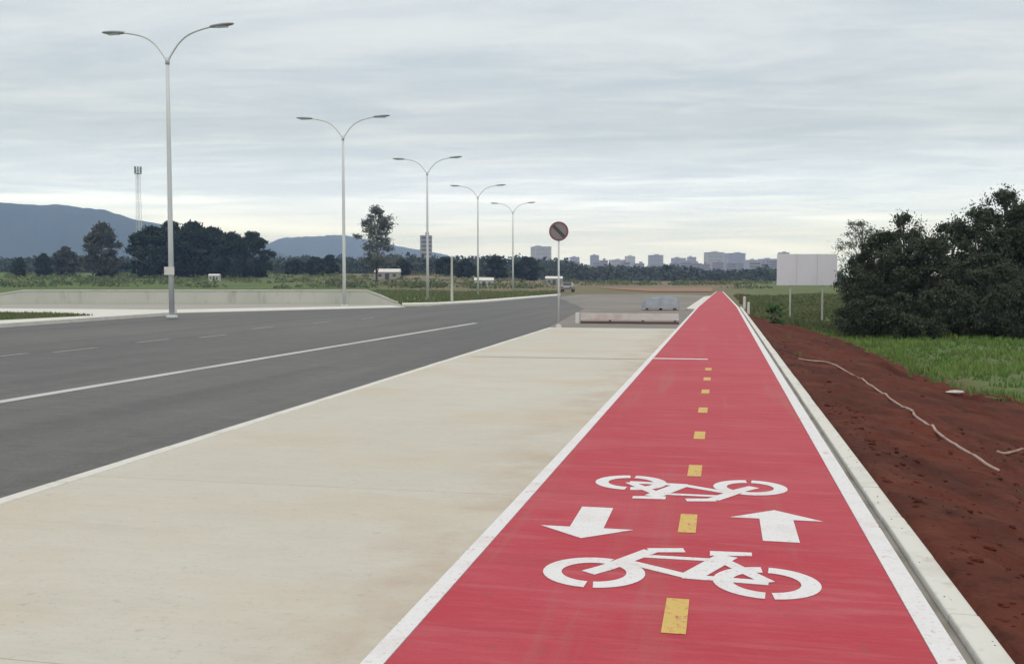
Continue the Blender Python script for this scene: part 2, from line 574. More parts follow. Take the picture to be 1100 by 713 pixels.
# concrete walk slab and kerb (the kerb butts against the slab)
off = Vector((0.13, 0, 0))
walk = [k_near + off, rk1 + off, Vector((PL - 0.10, W_END, 0)), Vector((PL - 0.10, k_near.y, 0))]
wb = MB()
yb0 = walk[0].y


def walk_x(y):
    return walk[0].x + (walk[1].x - walk[0].x) * (y - walk[0].y) / (walk[1].y - walk[0].y)


ycut = [yb0] + [3.6 * k for k in range(int(yb0 / 3.6) - 3, 12) if yb0 + .3 < 3.6 * k < W_END - .3] + [W_END]
for ya, yc in zip(ycut, ycut[1:]):
    wb.prism([(walk_x(ya), ya + .0025), (PL - .10, ya + .0025), (PL - .10, yc - .0025), (walk_x(yc), yc - .0025)], -0.16, -0.012)
wk = wb.build('walkway', M['walk'])
tag(wk, kind='structure')
kb = MB()
ns = 46
for i in range(ns):      # precast kerb lengths with joints
    a = k_near.lerp(rk1, i / ns); b = k_near.lerp(rk1, (i + 1) / ns)
    d = (b - a).normalized() * 0.006
    a = a + d; b = b - d
    j = random.uniform(-.003, .003)
    kb.prism([(a.x + j, a.y), (b.x + j, b.y), (b.x + .128 + j, b.y), (a.x + .128 + j, a.y)], -0.2, -0.004 + random.uniform(-.002, .002))
tag(kb.build('road_kerb', M['kerb'], bevel=0.01), kind='structure')
# far edge of the walk: kerb across
MBk = MB().prism([(rk1.x + .14, W_END + .002), (PL - .13, W_END + .002), (PL - .13, W_END + .13), (rk1.x + .14, W_END + .13)], -0.2, -0.006)
tag(MBk.build('walkway_end_kerb', M['kerb'], bevel=0.01), kind='structure')
# open joint across the walk
jy = at(600, 384.5, -0.01).y
tag(sheet('walkway_joint', [(-5.2, jy), (PL - .14, jy), (PL - .14, jy + .07), (-5.2, jy + .05)], -0.0085, M['channel']), kind='structure')

# cycle path
TAP, TL, TR = 62.0, -.72, .10
cp = MB().prism([(PL, -6), (PR, -6), (PR, TAP), (TR, PEND), (TL, PEND), (PL, TAP)], -0.16, 0.0)
tag(cp.build('cycle_path', M['red_paint']), kind='structure')
el = MB().prism([(PL - .098, -6), (PL - .002, -6), (PL - .002, TAP), (TL - .002, PEND), (TL - .098, PEND), (PL - .098, TAP)], -0.16, 0.004)
tag(el.build('path_edge_line', M['white_paint']), kind='structure')
er = MB().prism([(PR + .002, -6), (PR + .12, -6), (PR + .12, TAP), (TR + .12, PEND), (TR + .002, PEND), (PR + .002, TAP)], -0.16, 0.004)
tag(er.build('path_edge_line', M['white_paint']), kind='structure')
ch = MB().prism([(PR + .122, -6), (PR + .180, -6), (PR + .180, TAP), (PR + .122, TAP)], -0.2, -0.032)
tag(ch.build('drain_channel', M['channel']), kind='structure')
ke = MB()
y = -6.0
while y < TAP:
    L = 1.0
    j = random.uniform(-.003, .003)
    ke.prism([(PR + .182 + j, y + .004), (PR + .318 + j, y + .004), (PR + .318 + j, y + L - .004), (PR + .182 + j, y + L - .004)], -0.3, 0.006 + random.uniform(-.003, .003))
    y += L
tag(ke.build('path_kerb', M['kerb'], bevel=0.012), kind='structure')
pad = [at(737, 331, 0), at(756, 318.5, 0), at(765, 317, 0), at(764, 322, 0), at(752, 331.5, 0)]
pad = [(min(p.x, -1.48 + (.7 * sstep(62, 150, p.y))), p.y) for p in pad]
tag(MB().prism(pad, -.16, -.02).build('pavement_ramp', M['kerb']), kind='structure')
soil = [at(640, 309.5, -.16), at(712, 306.8, -.16), at(764, 306.8, -.16), at(766, 313.8, -.16), at(700, 313.5, -.16)]
tag(sheet('bare_soil', soil, -.09, layered('dry_soil', (0.27, 0.13, 0.075), [((0.16, 0.13, 0.09), .08, .4, .6, .9, (1, .3, 1))], .95)), kind='structure')
# white cross line over the left half
cy = at(735, 385.5, 0).y
tag(sheet('path_cross_line', [(PL, cy - .11), (-.26, cy - .11), (-.26, cy + .11), (PL, cy + .11)], 0.0035, M['white_paint']), kind='structure')

# avenue lane lines
a0, a1 = at(-60, 442, ROADZ), at(512, 347, ROADZ)
a0 = a0 - (a1 - a0) * 0.35
a1b = at(590, 334, ROADZ)
w = Vector((0.15, 0, 0))
tag(sheet('road_edge_line', [a0 - w, a1 - w, a1 + w * .6, a0 + w * .6], ROADZ + .005, M['road_white']), kind='structure')
dash_px = [(2, 382.5, 26), (82, 375.8, 30), (165, 366, 26), (229, 361, 26), (283, 352, 26), (345, 346.5, 22), (395, 342, 18)]
first = None
for (px, py, wd) in dash_px:
    p = at(px, py, ROADZ)
    if first is None:
        first = MB().prism([(-.07, -.9), (.07, -.9), (.07, .9), (-.07, .9)], 0, .004).build('lane_dash', layered('faded_road_white', (0.27, 0.27, 0.26), [((0.16, 0.16, 0.16), 8, .4, .65, .8, I3)], .75))
        tag(first, kind='structure')
        o = first
    else:
        o = first.copy(); COL.objects.link(o)
    o.location = (p.x, p.y, ROADZ + .002)
    o.rotation_euler = (0, 0, R(1.5))

# ------------------------------------------------------------------ painted symbols on the path
Z1 = 0.002
yd = [(727, 661), (740, 562), (747, 505.5), (751, 467.5), (754, 440.5), (756, 420.5), (757, 407), (758, 396.5)]
y0 = at(*yd[0]).y
ys = [at(*p).y for p in yd]
ylab = ['worn yellow centre dash nearest the camera, in front of the near bicycle symbol',
        'yellow centre dash between the two white arrows',
        'yellow centre dash touching the wheels side of the far bicycle symbol',
        'yellow centre dash first beyond the far bicycle symbol',
        'yellow centre dash second beyond the far bicycle symbol',
        'yellow centre dash third beyond the far bicycle symbol',
        'yellow centre dash fourth beyond the far bicycle symbol',
        'small yellow centre dash nearest the white cross line on this side']
yb = MB().prism([(-.056, -.25), (.056, -.25), (.056, .25), (-.056, .25)], 0, .002).build('centre_dash', M['yellow_paint'])
for i, yy in enumerate(ys):
    o = yb if i == 0 else yb.copy()
    if i:
        COL.objects.link(o)
    o.location = (-.198 - .003 * i, yy, Z1)
    tag(o, ylab[i], 'road marking', 'yellow centre dashes on the red path')


def stroke(mb, pts, w, z0=0.0, z1=0.002):
    for ii, (a, b) in enumerate(zip(pts, pts[1:])):
        z1 += .00015 * ii
        a = Vector((a[0], a[1])); b = Vector((b[0], b[1]))
        d = (b - a).normalized()
        n = Vector((-d.y, d.x)) * w / 2
        mb.prism([tuple(a - n), tuple(b - n), tuple(b + n), tuple(a + n)], z0, z1)


def arcring(mb, c, r0, r1, a0, a1, z1=0.002, n=18):
    o = []
    for k in range(n + 1):
        t = R(a0 + (a1 - a0) * k / n)
        o.append((c[0] + r1 * math.cos(t), c[1] + r1 * math.sin(t)))
    i_ = []
    for k in range(n + 1):
        t = R(a0 + (a1 - a0) * k / n)
        i_.append((c[0] + r0 * math.cos(t), c[1] + r0 * math.sin(t)))
    for k in range(n):
        mb.prism([i_[k], o[k], o[k + 1], i_[k + 1]], 0, z1)


def bicycle(loc, rz, label):
    t = thing('bicycle_symbol', label, 'road marking', loc, rz, 'white bicycle symbols on the red path')
    for cx in (-.46, .46):
        m = MB()
        # stencil bridges leave gaps in the ring
        arcring(m, (cx, 0), .178, .28, -84, 64 if cx < 0 else 85)
        arcring(m, (cx, 0), .178, .28, 73 if cx < 0 else 94, 266)
        m.build('wheel', M['white_paint'], t)
    m = MB()
    stroke(m, [(-.49, -.02), (-.40, .10), (-.185, .49)], .095)
    stroke(m, [(-.30, .235), (.06, .015)], .075, 0, .0022)
    stroke(m, [(-.235, .37), (.235, .37)], .055, 0, .0024)
    stroke(m, [(.06, .015), (.26, .47)], .125, 0, .0026)
    stroke(m, [(.235, .37), (.47, .0)], .08, 0, .0028)
    stroke(m, [(.02, .02), (.47, -.01)], .075, 0, .0030)
    m.build('frame', M['white_paint'], t)
    m = MB()
    stroke(m, [(-.20, .50), (.01, .545)], .085, 0, .0024)
    m.build('handlebar', M['white_paint'], t)
    m = MB()
    m.prism([(.16, .46), (.40, .50), (.40, .57), (.16, .555)], 0, .0032)
    m.build('saddle', M['white_paint'], t)
    return t


bc = at(729, 620)
bicycle((bc.x, bc.y, Z1), 0, 'large upright white bicycle symbol nearest the camera with broken wheel rings')
bc = at(741, 521)
bicycle((bc.x, bc.y, Z1), math.pi, 'upside-down white bicycle symbol on the far side of the arrows')


def arrow(loc, rz, label):
    t = thing('direction_arrow', label, 'road marking', loc, rz, 'white arrows on the red path')
    MB().prism([(-.11, -.45), (.11, -.45), (.11, .13), (-.11, .13)], 0, .002).build('shaft', M['white_paint'], t)
    MB().prism([(-.30, .132), (.30, .132), (.0, .40)], 0, .002).build('arrowhead', M['white_paint'], t)


p = at(633, 561.5)
arrow((p.x, p.y, Z1), math.pi, 'white arrow pointing towards the camera in the left lane')
p = at(835, 563)
arrow((p.x, p.y, Z1), 0, 'white arrow pointing away from the camera in the right lane')

# ------------------------------------------------------------------ red earth bank right of the path
edge_px = [(1240, 436), (1100, 431), (1040, 431), (1000, 416), (960, 394), (925, 377), (880, 360), (850, 350), (838, 343)]


def at_terr(px, py, lift=0.0):
    d = ray(px, py).normalized()
    t = 3.0
    while t < 900:
        p = Vector((0, 0, EYE)) + d * t
        if p.z <= terr(p.x, p.y) + lift:
            return p
        t += 0.04 + t * 0.002
    return p


edge = [at_terr(*p) for p in edge_px]


def edge_x(y):
    """how far to the right the bare earth reaches at this y"""
    pts = sorted([(p.y, p.x) for p in edge])
    if y <= pts[0][0]:
        return pts[0][1] + 6 * (pts[0][0] - y)
    for (ya, xa), (yb_, xb) in zip(pts, pts[1:]):
        if ya <= y <= yb_:
            return xa + (xb - xa) * (y - ya) / (yb_ - ya)
    return pts[-1][1]


def dirt_lift(x, y):
    ex = edge_x(y)
    k = 0.07 * sstep(0, .9, ex - x + 0.35 * fbm(x * 1.2, y * 1.2, 7))
    lump = 0.035 * fbm(x * 1.6, y * 1.6, 1) + 0.018 * fbm(x * 5, y * 5, 3) + 0.10 * fbm(x * .5, y * .5, 5)
    # a low rim of pushed-up spoil along the grass
    rim = 0.16 * math.exp(-((ex - x - .7) / .5) ** 2) * (0.6 + fbm(x * .8, y * .8, 9))
    near = sstep(1.18, 1.7, x)
    return k + (lump + rim * (1 - sstep(30, 45, y))) * near + 0.03


def build_dirt():
    ysl = []
    y = -4.0
    while y < 52:
        ysl.append(y)
        y += 0.07 + max(0, y) * 0.006
    xs = []
    x = 1.17
    while x < 22:
        xs.append(x)
        x += 0.07 + (x - 1.17) * 0.008
    idx = {}
    vs = []
    for j, y in enumerate(ysl):
        for i, x in enumerate(xs):
            xx = x + 0.3 * fbm(x * 1.1, y * 1.1, 2)
            if x < edge_x(y) + 0.55 * fbm(x * .9, y * .9, 4) + .15 and (y < 46 + 3 * fbm(x * .5, 0, 3)):
                idx[i, j] = len(vs)
                vs.append((x, y, terr(x, y) + dirt_lift(x, y)))
    fs = []
    for j in range(len(ysl) - 1):
        for i in range(len(xs) - 1):
            q = [(i, j), (i + 1, j), (i + 1, j + 1), (i, j + 1)]
            if all(k in idx for k in q):
                fs.append(tuple(idx[k] for k in q))
    o = MB().add(vs, fs).build('earth_bank', M['dirt'], smooth=True)
    tag(o, kind='structure')


build_dirt()


# clods and stones on the bank
def clod(r, seed):
    rnd = random.Random(seed)
    vs, fs = [], []
    n = 7
    for i, (h, k) in enumerate(((-.3, .7), (.1, 1.0), (.45, .75))):
        for q in range(n):
            t = 2 * math.pi * q / n
            rr = r * k * rnd.uniform(.75, 1.2)
            vs.append((rr * math.cos(t), rr * math.sin(t), r * h * rnd.uniform(.8, 1.2)))
    vs.append((0, 0, r * .62))
    for i in range(2):
        for q in range(n):
            fs.append((i * n + q, i * n + (q + 1) % n, (i + 1) * n + (q + 1) % n, (i + 1) * n + q))
    for q in range(n):
        fs.append((2 * n + q, 2 * n + (q + 1) % n, 3 * n))
    return vs, fs


cm = MB()
for i in range(3200):
    x = random.uniform(1.28, 13) if random.random() < .9 else random.uniform(1.27, 1.7)
    y = random.uniform(1.5, 34) if random.random() < .4 else random.uniform(1.5, 14)
    if x > edge_x(y) - .2:
        continue
    r = random.choice([.006, .008, .010, .012, .016, .022, .034]) * random.uniform(.7, 1.3)
    vs, fs = clod(r, i)
    z = terr(x, y) + dirt_lift(x, y)
    cm.add([(a + x, b + y, c + z) for a, b, c in vs], fs)
for i in range(60):
    y = random.uniform(3.2, 16)
    x = PR + .318 - abs(random.gauss(0, .09))
    r = random.uniform(.003, .006)
    zz = .008 if x > PR + .182 else (-.032 if x > PR + .122 else .005)
    vs, fs = clod(r, i)
    cm.add([(a + x, b + y, c + zz) for a, b, c in vs], fs)
tag(cm.build('loose_soil', M['dirt']), 'crumbs of red soil scattered over the bare bank', 'soil', kind='stuff')


def on_bank(px, py, up=0.0):
    d = ray(px, py).normalized()
    t = 3.0
    while t < 90:
        p = Vector((0, 0, EYE)) + d * t
        if p.z <= terr(p.x, p.y) + dirt_lift(p.x, p.y) + up:
            return p
        t += 0.03
    return p


def spline(pts, n=6):
    out = []
    P = [pts[0]] + pts + [pts[-1]]
    for i in range(1, len(P) - 2):
        for k in range(n):
            t = k / n
            a, b, c, d = P[i - 1], P[i], P[i + 1], P[i + 2]
            out.append(0.5 * ((2 * b) + (c - a) * t + (2 * a - 5 * b + 4 * c - d) * t * t + (3 * b - a - 3 * c + d) * t ** 3))
    out.append(P[-2])
    return out


def hose(pxs, label, r=0.018):
    pts = spline([on_bank(*p) for p in pxs], 8)
    q = []
    for i, p in enumerate(pts):
        q.append(Vector((p.x, p.y, terr(p.x, p.y) + dirt_lift(p.x, p.y) + r * .45)))
    for _ in range(12):
        q = [q[0]] + [Vector(((q[k - 1].x + q[k].x + q[k + 1].x) / 3, (q[k - 1].y + q[k].y + q[k + 1].y) / 3, (q[k - 1].z + q[k].z + q[k + 1].z) / 3)) for k in range(1, len(q) - 1)] + [q[-1]]
    q = [Vector((p.x, p.y, max(p.z, terr(p.x, p.y) + dirt_lift(p.x, p.y) + r * .1))) for p in q]
    o = MB().tube(q, r, 8).build('plastic_pipe', M['hose'], smooth=True)
    tag(o, label, 'pipe', 'pale pipe lengths lying on the earth bank')


hose([(858, 386), (880, 388), (905, 397), (930, 411), (955, 427), (980, 444), (1005, 462), (1030, 481), (1052, 495), (1073, 507)], 'long curved pale pipe half sunk in the red bank')
hose([(1072, 486), (1088, 486), (1112, 483)], 'short level pale pipe running out of the right side of the picture')
for (px, py, r, lab) in [(1026, 422, .12, 'flat pale stone on the grass rim of the earth bank')]:
    p = on_bank(px, py)
    vs, fs = clod(r, px)
    o = MB().add([(a * 1.4, b, c * .7) for a, b, c in vs], fs).build('stone', M['pebble'])
    o.location = (p.x, p.y, p.z + .01)
    tag(o, lab, 'stone')


# ------------------------------------------------------------------ grass (blades)
def blades(name, test, n, region, hmin, hmax, wid, mat, label, clump=0.4):
    vs, fs, tn = [], [], []
    x0, x1, y0, y1 = region
    rnd = random.Random(len(name) + n)
    k = 0
    while k < n:
        # nearer strips get more
        u = rnd.random() ** 1.6
        y = y0 + (y1 - y0) * u
        x = rnd.uniform(x0, x1)
        k += 1
        if not test(x, y):
            continue
        cl = fbm(x * clump, y * clump, 2)
        if cl < rnd.uniform(-.55, .1):
            continue
        z = terr(x, y)
        h = rnd.uniform(hmin, hmax) * (0.8 + 0.9 * max(0, cl))
        tone = min(1, max(0, .4 + cl + rnd.uniform(-.25, .25)))
        for q in range(3):
            a = rnd.uniform(0, 6.283)
            dx, dy = math.cos(a), math.sin(a)
            w_ = wid * rnd.uniform(.7, 1.4) * (1 + y / 25)
            lx, ly = rnd.uniform(-.5, .5) * h, rnd.uniform(-.5, .5) * h
            bx, by = x + rnd.uniform(-.06, .06), y + rnd.uniform(-.06, .06)
            o = len(vs)
            vs += [(bx - dx * w_, by - dy * w_, z - .02), (bx + dx * w_, by + dy * w_, z - .02), (bx + lx, by + ly, z + h)]
            fs.append((o, o + 1, o + 2)); tn.append(tone)
    o = MB().add(vs, fs).build(name, mat, tones=tn)
    tag(o, label, 'grass', kind='stuff')


blades('grass', lambda x, y: x > edge_x(y) + .1 + .5 * fbm(x * .9, y * .9, 4), 60000, (2, 34, 8.5, 47), .06, .22, .011, M['blade'],
       'green grass growing between the red bank and the dark trees')
blades('grass', lambda x, y: x > 1.5 and y > 45, 30000, (1.5, 30, 45, 120), .08, .3, .03, M['blade_field'],
       'rough grass verge beyond the earth bank under the pale board')

wv, wf, wt = [], [], []
wr = random.Random(77)
for k in range(46):
    wx_, wy_ = wr.uniform(1.6, 10), wr.uniform(4, 34)
    if wx_ > edge_x(wy_) - .1:
        continue
    if wr.random() < .5:
        wx_ = edge_x(wy_) - wr.random() * 1.2
    z0_ = terr(wx_, wy_) + dirt_lift(wx_, wy_)
    for q in range(wr.randint(8, 26)):
        a = wr.uniform(0, 6.28); h = wr.uniform(.04, .14); l = wr.uniform(.02, .10)
        bx, by = wx_ + wr.uniform(-.05, .05), wy_ + wr.uniform(-.05, .05)
        o = len(wv)
        wv += [(bx - .006 * math.sin(a), by + .006 * math.cos(a), z0_ - .01), (bx + .006 * math.sin(a), by - .006 * math.cos(a), z0_ - .01), (bx + l * math.cos(a), by + l * math.sin(a), z0_ + h)]
        wf.append((o, o + 1, o + 2)); wt.append(wr.random())
tag(MB().add(wv, wf).build('weeds', M['blade'], tones=wt), 'sparse green weeds sprouting from the red bank', 'weeds', kind='stuff')

# planted median with white kerb on the far side of the avenue
med = [at(184, 338.8, ROADZ), at(0, 352.0, ROADZ), at(-260, 371, ROADZ), at(-260, 348, ROADZ), at(0, 334.0, ROADZ), at(184, 335.6, ROADZ)]
mi = [at(178, 337.6, 0), at(0, 344.5, 0), at(-260, 360, 0), at(-260, 349, 0), at(0, 334.8, 0), at(178, 336.2, 0)]
mk = MB().prism([(p.x, p.y) for p in med], -.2, 0.03)
tag(mk.build('median_kerb', M['kerb']), kind='structure')
mg = [at(100, 338.6, .04), at(0, 343.6, .04), at(-260, 358, .04), at(-260, 349, .04), at(0, 335.8, .04), at(60, 336.6, .04)]
tag(sheet('median_soil', mg, .034, M['ground']), kind='structure')


def in_poly(x, y, P):
    c = False
    n = len(P)
    for i in range(n):
        a, b = P[i], P[i - 1]
        if (a.y > y) != (b.y > y) and x < (b.x - a.x) * (y - a.y) / (b.y - a.y) + a.x:
            c = not c
    return c


gx = [p.x for p in mg]; gy = [p.y for p in mg]
mv, mf, mt = [], [], []
for k in range(9000):
    x, y = random.uniform(min(gx), max(gx)), random.uniform(min(gy), max(gy))
    if in_poly(x, y, mg):
        a = random.uniform(0, 6.28); h = random.uniform(.04, .14)
        o = len(mv)
        mv += [(x - .04 * math.cos(a), y - .04 * math.sin(a), .03), (x + .04 * math.cos(a), y + .04 * math.sin(a), .03), (x + random.uniform(-.05, .05), y, .03 + h)]
        mf.append((o, o + 1, o + 2)); mt.append(random.uniform(.4, 1))
tag(MB().add(mv, mf).build('grass', M['blade_field'], tones=mt), 'short yellowish grass on the kerbed island across the avenue', 'grass', kind='stuff')

# the grassy strip where the apron ends (the island the far lamp posts stand on)
isl = [at(412, 317.5, ROADZ), at(432, 326.6, ROADZ), at(470, 325.8, ROADZ), at(520, 322.8, ROADZ), at(598, 316.2, ROADZ), at(602, 313.5, ROADZ), at(520, 314.5, ROADZ), at(400, 311.5, ROADZ)]
tag(sheet('verge', isl, ROADZ + .014, M['ground'], .1), kind='structure')
ks = [at(432, 326.8, ROADZ), at(470, 326.0, ROADZ), at(520, 323.0, ROADZ), at(602, 316.3, ROADZ)]
ks2 = [at(602, 317.6, ROADZ), at(520, 325.0, ROADZ), at(470, 327.6, ROADZ), at(432, 328.4, ROADZ)]
tag(MB().prism([(p.x, p.y) for p in ks + ks2], -.2, ROADZ + .10).build('verge_kerb', M['kerb']), kind='structure')
vv, vf, vt = [], [], []
gx = [p.x for p in isl]; gy = [p.y for p in isl]
for k in range(26000):
    x, y = random.uniform(min(gx), max(gx)), random.uniform(min(gy), max(gy))
    c = fbm(x * .12, y * .12)
    if in_poly(x, y, isl) and c > random.uniform(-.6, .2):
        a = random.uniform(0, 6.28); h = random.uniform(.1, .35) * (1 + max(0, c) * 1.5)
        o = len(vv); w_ = .10
        vv += [(x - w_ * math.cos(a), y - w_ * math.sin(a), ROADZ), (x + w_ * math.cos(a), y + w_ * math.sin(a), ROADZ), (x + random.uniform(-.1, .1), y, ROADZ + h)]
        vf.append((o, o + 1, o + 2)); vt.append(min(1, max(0, .5 + c + random.uniform(-.3, .3))))
tag(MB().add(vv, vf).build('grass', M['blade_field'], tones=vt), 'uneven grass on the strip around the farther lamp posts', 'grass', kind='stuff')


# ------------------------------------------------------------------ lamp posts
def lamp_post(label):
    t = thing('street_lamp', label, 'street lamp', group='double-armed street lamps along the avenue')
    MB().tube([(0, 0, -.05), (0, 0, .02)], [.26, .26], 16).tube([(0, 0, .02), (0, 0, .05)], [.24, .22], 16).build('base_plate', M['galv'], t)
    MB().tube([(0, 0, .04), (0, 0, 4), (0, 0, 8), (0, 0, 11.25)], [.125, .11, .092, .075], 14).build('pole', M['galv'], t, True)
    MB().tube([(0, 0, 11.2), (0, 0, 11.5)], [.095, .095], 12).build('collar', M['galv'], t, True)
    for s in (-1, 1):
        pts = [Vector((s * .03, 0, 11.35)), Vector((s * .28, 0, 11.72)), Vector((s * .62, 0, 12.12)), Vector((s * 1.05, 0, 12.42)), Vector((s * 1.6, 0, 12.60)), Vector((s * 2.25, 0, 12.72))]
        MB().tube(spline(pts, 4), .04, 8).build('arm', M['galv'], t, True)
        h = MB()
        prof = [(2.15, .07, .05), (2.35, .13, .075), (2.8, .16, .085), (3.15, .13, .06), (3.28, .06, .03)]
        vs, fs = [], []
        for (x, wy, wz) in prof:
            zc = 12.72 + (x - 2.2) * .06
            for k in range(10):
                a = 2 * math.pi * k / 10
                vs.append((s * x, wy * math.cos(a), zc + wz * math.sin(a)))
        for i in range(len(prof) - 1):
            for k in range(10):
                k2 = (k + 1) % 10
                f = (i * 10 + k, (i + 1) * 10 + k, (i + 1) * 10 + k2, i * 10 + k2)
                fs.append(f if s > 0 else f[::-1])
        fs.append(tuple(range(10))[::s]); fs.append(tuple(40 + k for k in range(9, -1, -1))[::s])
        hd = h.add(vs, fs).build('lamp_head', M['lum'], t, True)
        MB().box((s * 2.72, 0, 12.672), (.55, .2, .03)).build('lamp_glass', M['lens'], hd)
    return t


lamps = [(184.5, 38, 'tall pale double-armed street lamp, the nearest, with a small plate low on its pole'),
         (370, 128, 'second nearest double-armed street lamp, standing left of the airy tall tree'),
         (459.5, 171, 'third double-armed street lamp, in front of the lone grey tower block'),
         (513.5, 200, 'fourth double-armed street lamp, faint, beyond the slim concrete post'),
         (551, 218.5, 'farthest and faintest double-armed street lamp, just left of the round sign')]
proto = lamp_post(lamps[0][2])
for i, (px, ty, lab) in enumerate(lamps):
    dep = (12.75 - .1 - EYE) * FPX / (301.5 - ty)
    g = FWD * dep + RGT * ((px - 550) / FPX * dep)
    o = proto if i == 0 else copy_tree(proto)
    o.location = (g.x, g.y, ROADZ + (.12 if i == 0 else .02))
    o.rotation_euler = (0, 0, R(3 if i % 2 else -2))
    o['label'] = lab
    if i == 0:
        lamp1, dep1 = Vector(o.location), dep
# plate on the first pole belongs to that lamp
pb = MB().box((0, -.15, (EYE + (301.5 - 291) / FPX * dep1) - lamp1.z), (.5, .03, .36)).build('pole_plate', M['whitewash'], proto)


# ------------------------------------------------------------------ round sign at the corner
p = at(600, 351, 0)
t = thing('road_sign', 'round red-rimmed grey sign with dark slash on slim pole at the walkway corner', 'road sign', (p.x, p.y, -.01), YAW * .6)
MB().tube([(0, 0, 0), (0, 0, 3.62)], .032, 10).build('pole', M['galv'], t, True)
MB().tube([(0, 0, -.02), (0, 0, .10)], [.11, .07], 12).build('footing', M['kerb'], t)


def disc(mb, r0, r1, y0, y1, zc, n=36):
    vs, fs = [], []
    for k in range(n):
        a = 2 * math.pi * k / n
        for r in (r0, r1):
            for y in (y0, y1):
                vs.append((r * math.cos(a), y, zc + r * math.sin(a)))
    for k in range(n):
        a, b = k * 4, ((k + 1) % n) * 4
        fs += [(a + 2, b + 2, b, a), (a + 1, b + 1, b + 3, a + 3), (a + 2, a + 3, b + 3, b + 2), (a, b, b + 1, a + 1)]
    mb.add(vs, fs)


zc = EYE + (301.5 - 248.5) / FPX * (1.6 * FPX / 49.5)
mb = MB(); disc(mb, .0005, .275, -.052, -.036, zc); sf = mb.build('sign_plate', M['sign_face'], t)
mb = MB(); disc(mb, .272, .335, -.058, -.034, zc); mb.build('rim', M['sign_ring'], sf)
mb = MB()
vs = []
for (u, v) in ((-.23, .15), (-.15, .23), (.23, -.15), (.15, -.23)):
    vs.append((u, v))
mb.add([(u, yy, zc + v) for yy in (-.057, -.0525) for (u, v) in vs], [(0, 3, 2, 1), (4, 5, 6, 7), (0, 1, 5, 4), (1, 2, 6, 5), (2, 3, 7, 6), (3, 0, 4, 7)])
mb.build('slash_bar', M['sign_bar'], sf)
MB().box((0, -.018, zc), (.12, .03, .26)).build('bracket', M['galv'], t)

# ------------------------------------------------------------------ low barricade at the end of the walk
p = at(618, 348, ROADZ)
q = at(738, 347, ROADZ)
L = q.x - p.x - .35
t = thing('barricade', 'low faded timber rail with a white end post closing the end of the walkway', 'barrier', (p.x, p.y + .6, ROADZ), 0)
MB().box((0, 0, .21), (.16, .16, .46), 0, .9).build('post', M['whitewash'], t, bevel=.01)
MB().box((L / 2 + .1, 0, .285), (L - .05, .05, .27)).build('rail', M['rail'], t, bevel=.006)
MB().box((L / 2 + .1, .02, .05), (L - .05, .12, .09)).build('sleeper', M['timber'], t, bevel=.01)
for k in (.33, .66, .98):
    MB().box((L * k, .055, .17), (.07, .05, .26)).build('leg', M['timber'], t)

# ------------------------------------------------------------------ covered heap on the cross street
p = at(710, 333.5, ROADZ)
t = thing('covered_heap', 'low heap under a blue-grey tarpaulin beside the red path at the cross street', 'covered stack', (p.x - .05, p.y + .6, ROADZ), 0.1)
for (cx, cy_) in ((-.8, -.35), (.8, -.35), (0, .1)):
    MB().box((cx, cy_, .055), (.14, .9, .10)).build('pallet_bearer', M['timber'], t)
vs, fs = [], []
nx, ny = 26, 14
for j in range(ny + 1):
    for i in range(nx + 1):
        u, v = i / nx * 2 - 1, j / ny * 2 - 1
        e = (1 - abs(u) ** 9) * (1 - abs(v) ** 9)
        h = (.60 + .03 * math.sin(u * 3 + 1) + .10 * fbm(u * 2, v * 2, 5)) * max(0, e) ** .35
        vs.append((u * 1.12 * (1 - .1 * e), v * .62 * (1 - .1 * e), .13 + h + .02 * fbm(u * 6, v * 6, 1)))
for j in range(ny):
    for i in range(nx):
        a = j * (nx + 1) + i
        fs.append((a, a + 1, a + nx + 2, a + nx + 1))
MB().add(vs, fs).build('tarpaulin', M['tarp'], t, True)
MB().tube([(-1.0, -.62, .16), (-.4, -.66, .2), (.3, -.66, .17), (1.0, -.62, .2)], .012, 6).build('rope', M['whitewash'], t)

# posts by the far end of the path
for (px, py, hh, r, mk_, lab) in [
        (789.5, 326, 11, .10, 'timber', 'short dark timber post beside the far end of the red path'),
        (799.5, 331, 13, .085, 'whitewash', 'short pale concrete post just right of the dark timber post'),
        (804, 336, 12, .07, 'whitewash', 'short pale concrete post nearest the earth bank at the path edge')]:
    g = at(px, py, -.05)
    f = Vector((g.x, g.y, 0)).dot(FWD)
    t = thing('marker_post', lab, 'post', (max(g.x, 1.35), g.y, -.12))
    h = hh / FPX * f
    MB().tube([(0, 0, 0), (0, 0, h)], [r, r * .85], 8).build('shaft', M[mk_], t)
    MB().tube([(0, 0, h), (0, 0, h + .05)], [r * .95, r * .4], 8).build('cap', M[mk_], t)

# slim post on the grass strip
g = at(485.5, 325.5, ROADZ)
f = Vector((g.x, g.y, 0)).dot(FWD)
h = (325.5 - 277) / FPX * f
t = thing('slim_post', 'slim pale concrete post on the grass strip between the third and fourth lamps', 'post', (g.x, g.y, ROADZ))
MB().box((0, 0, h / 2), (.17, .17, h), 0, .75).build('shaft', M['post'], t)
MB().box((0, 0, h + .06), (.17, .17, .12), 0, .6).build('cap', M['kerb'], t)

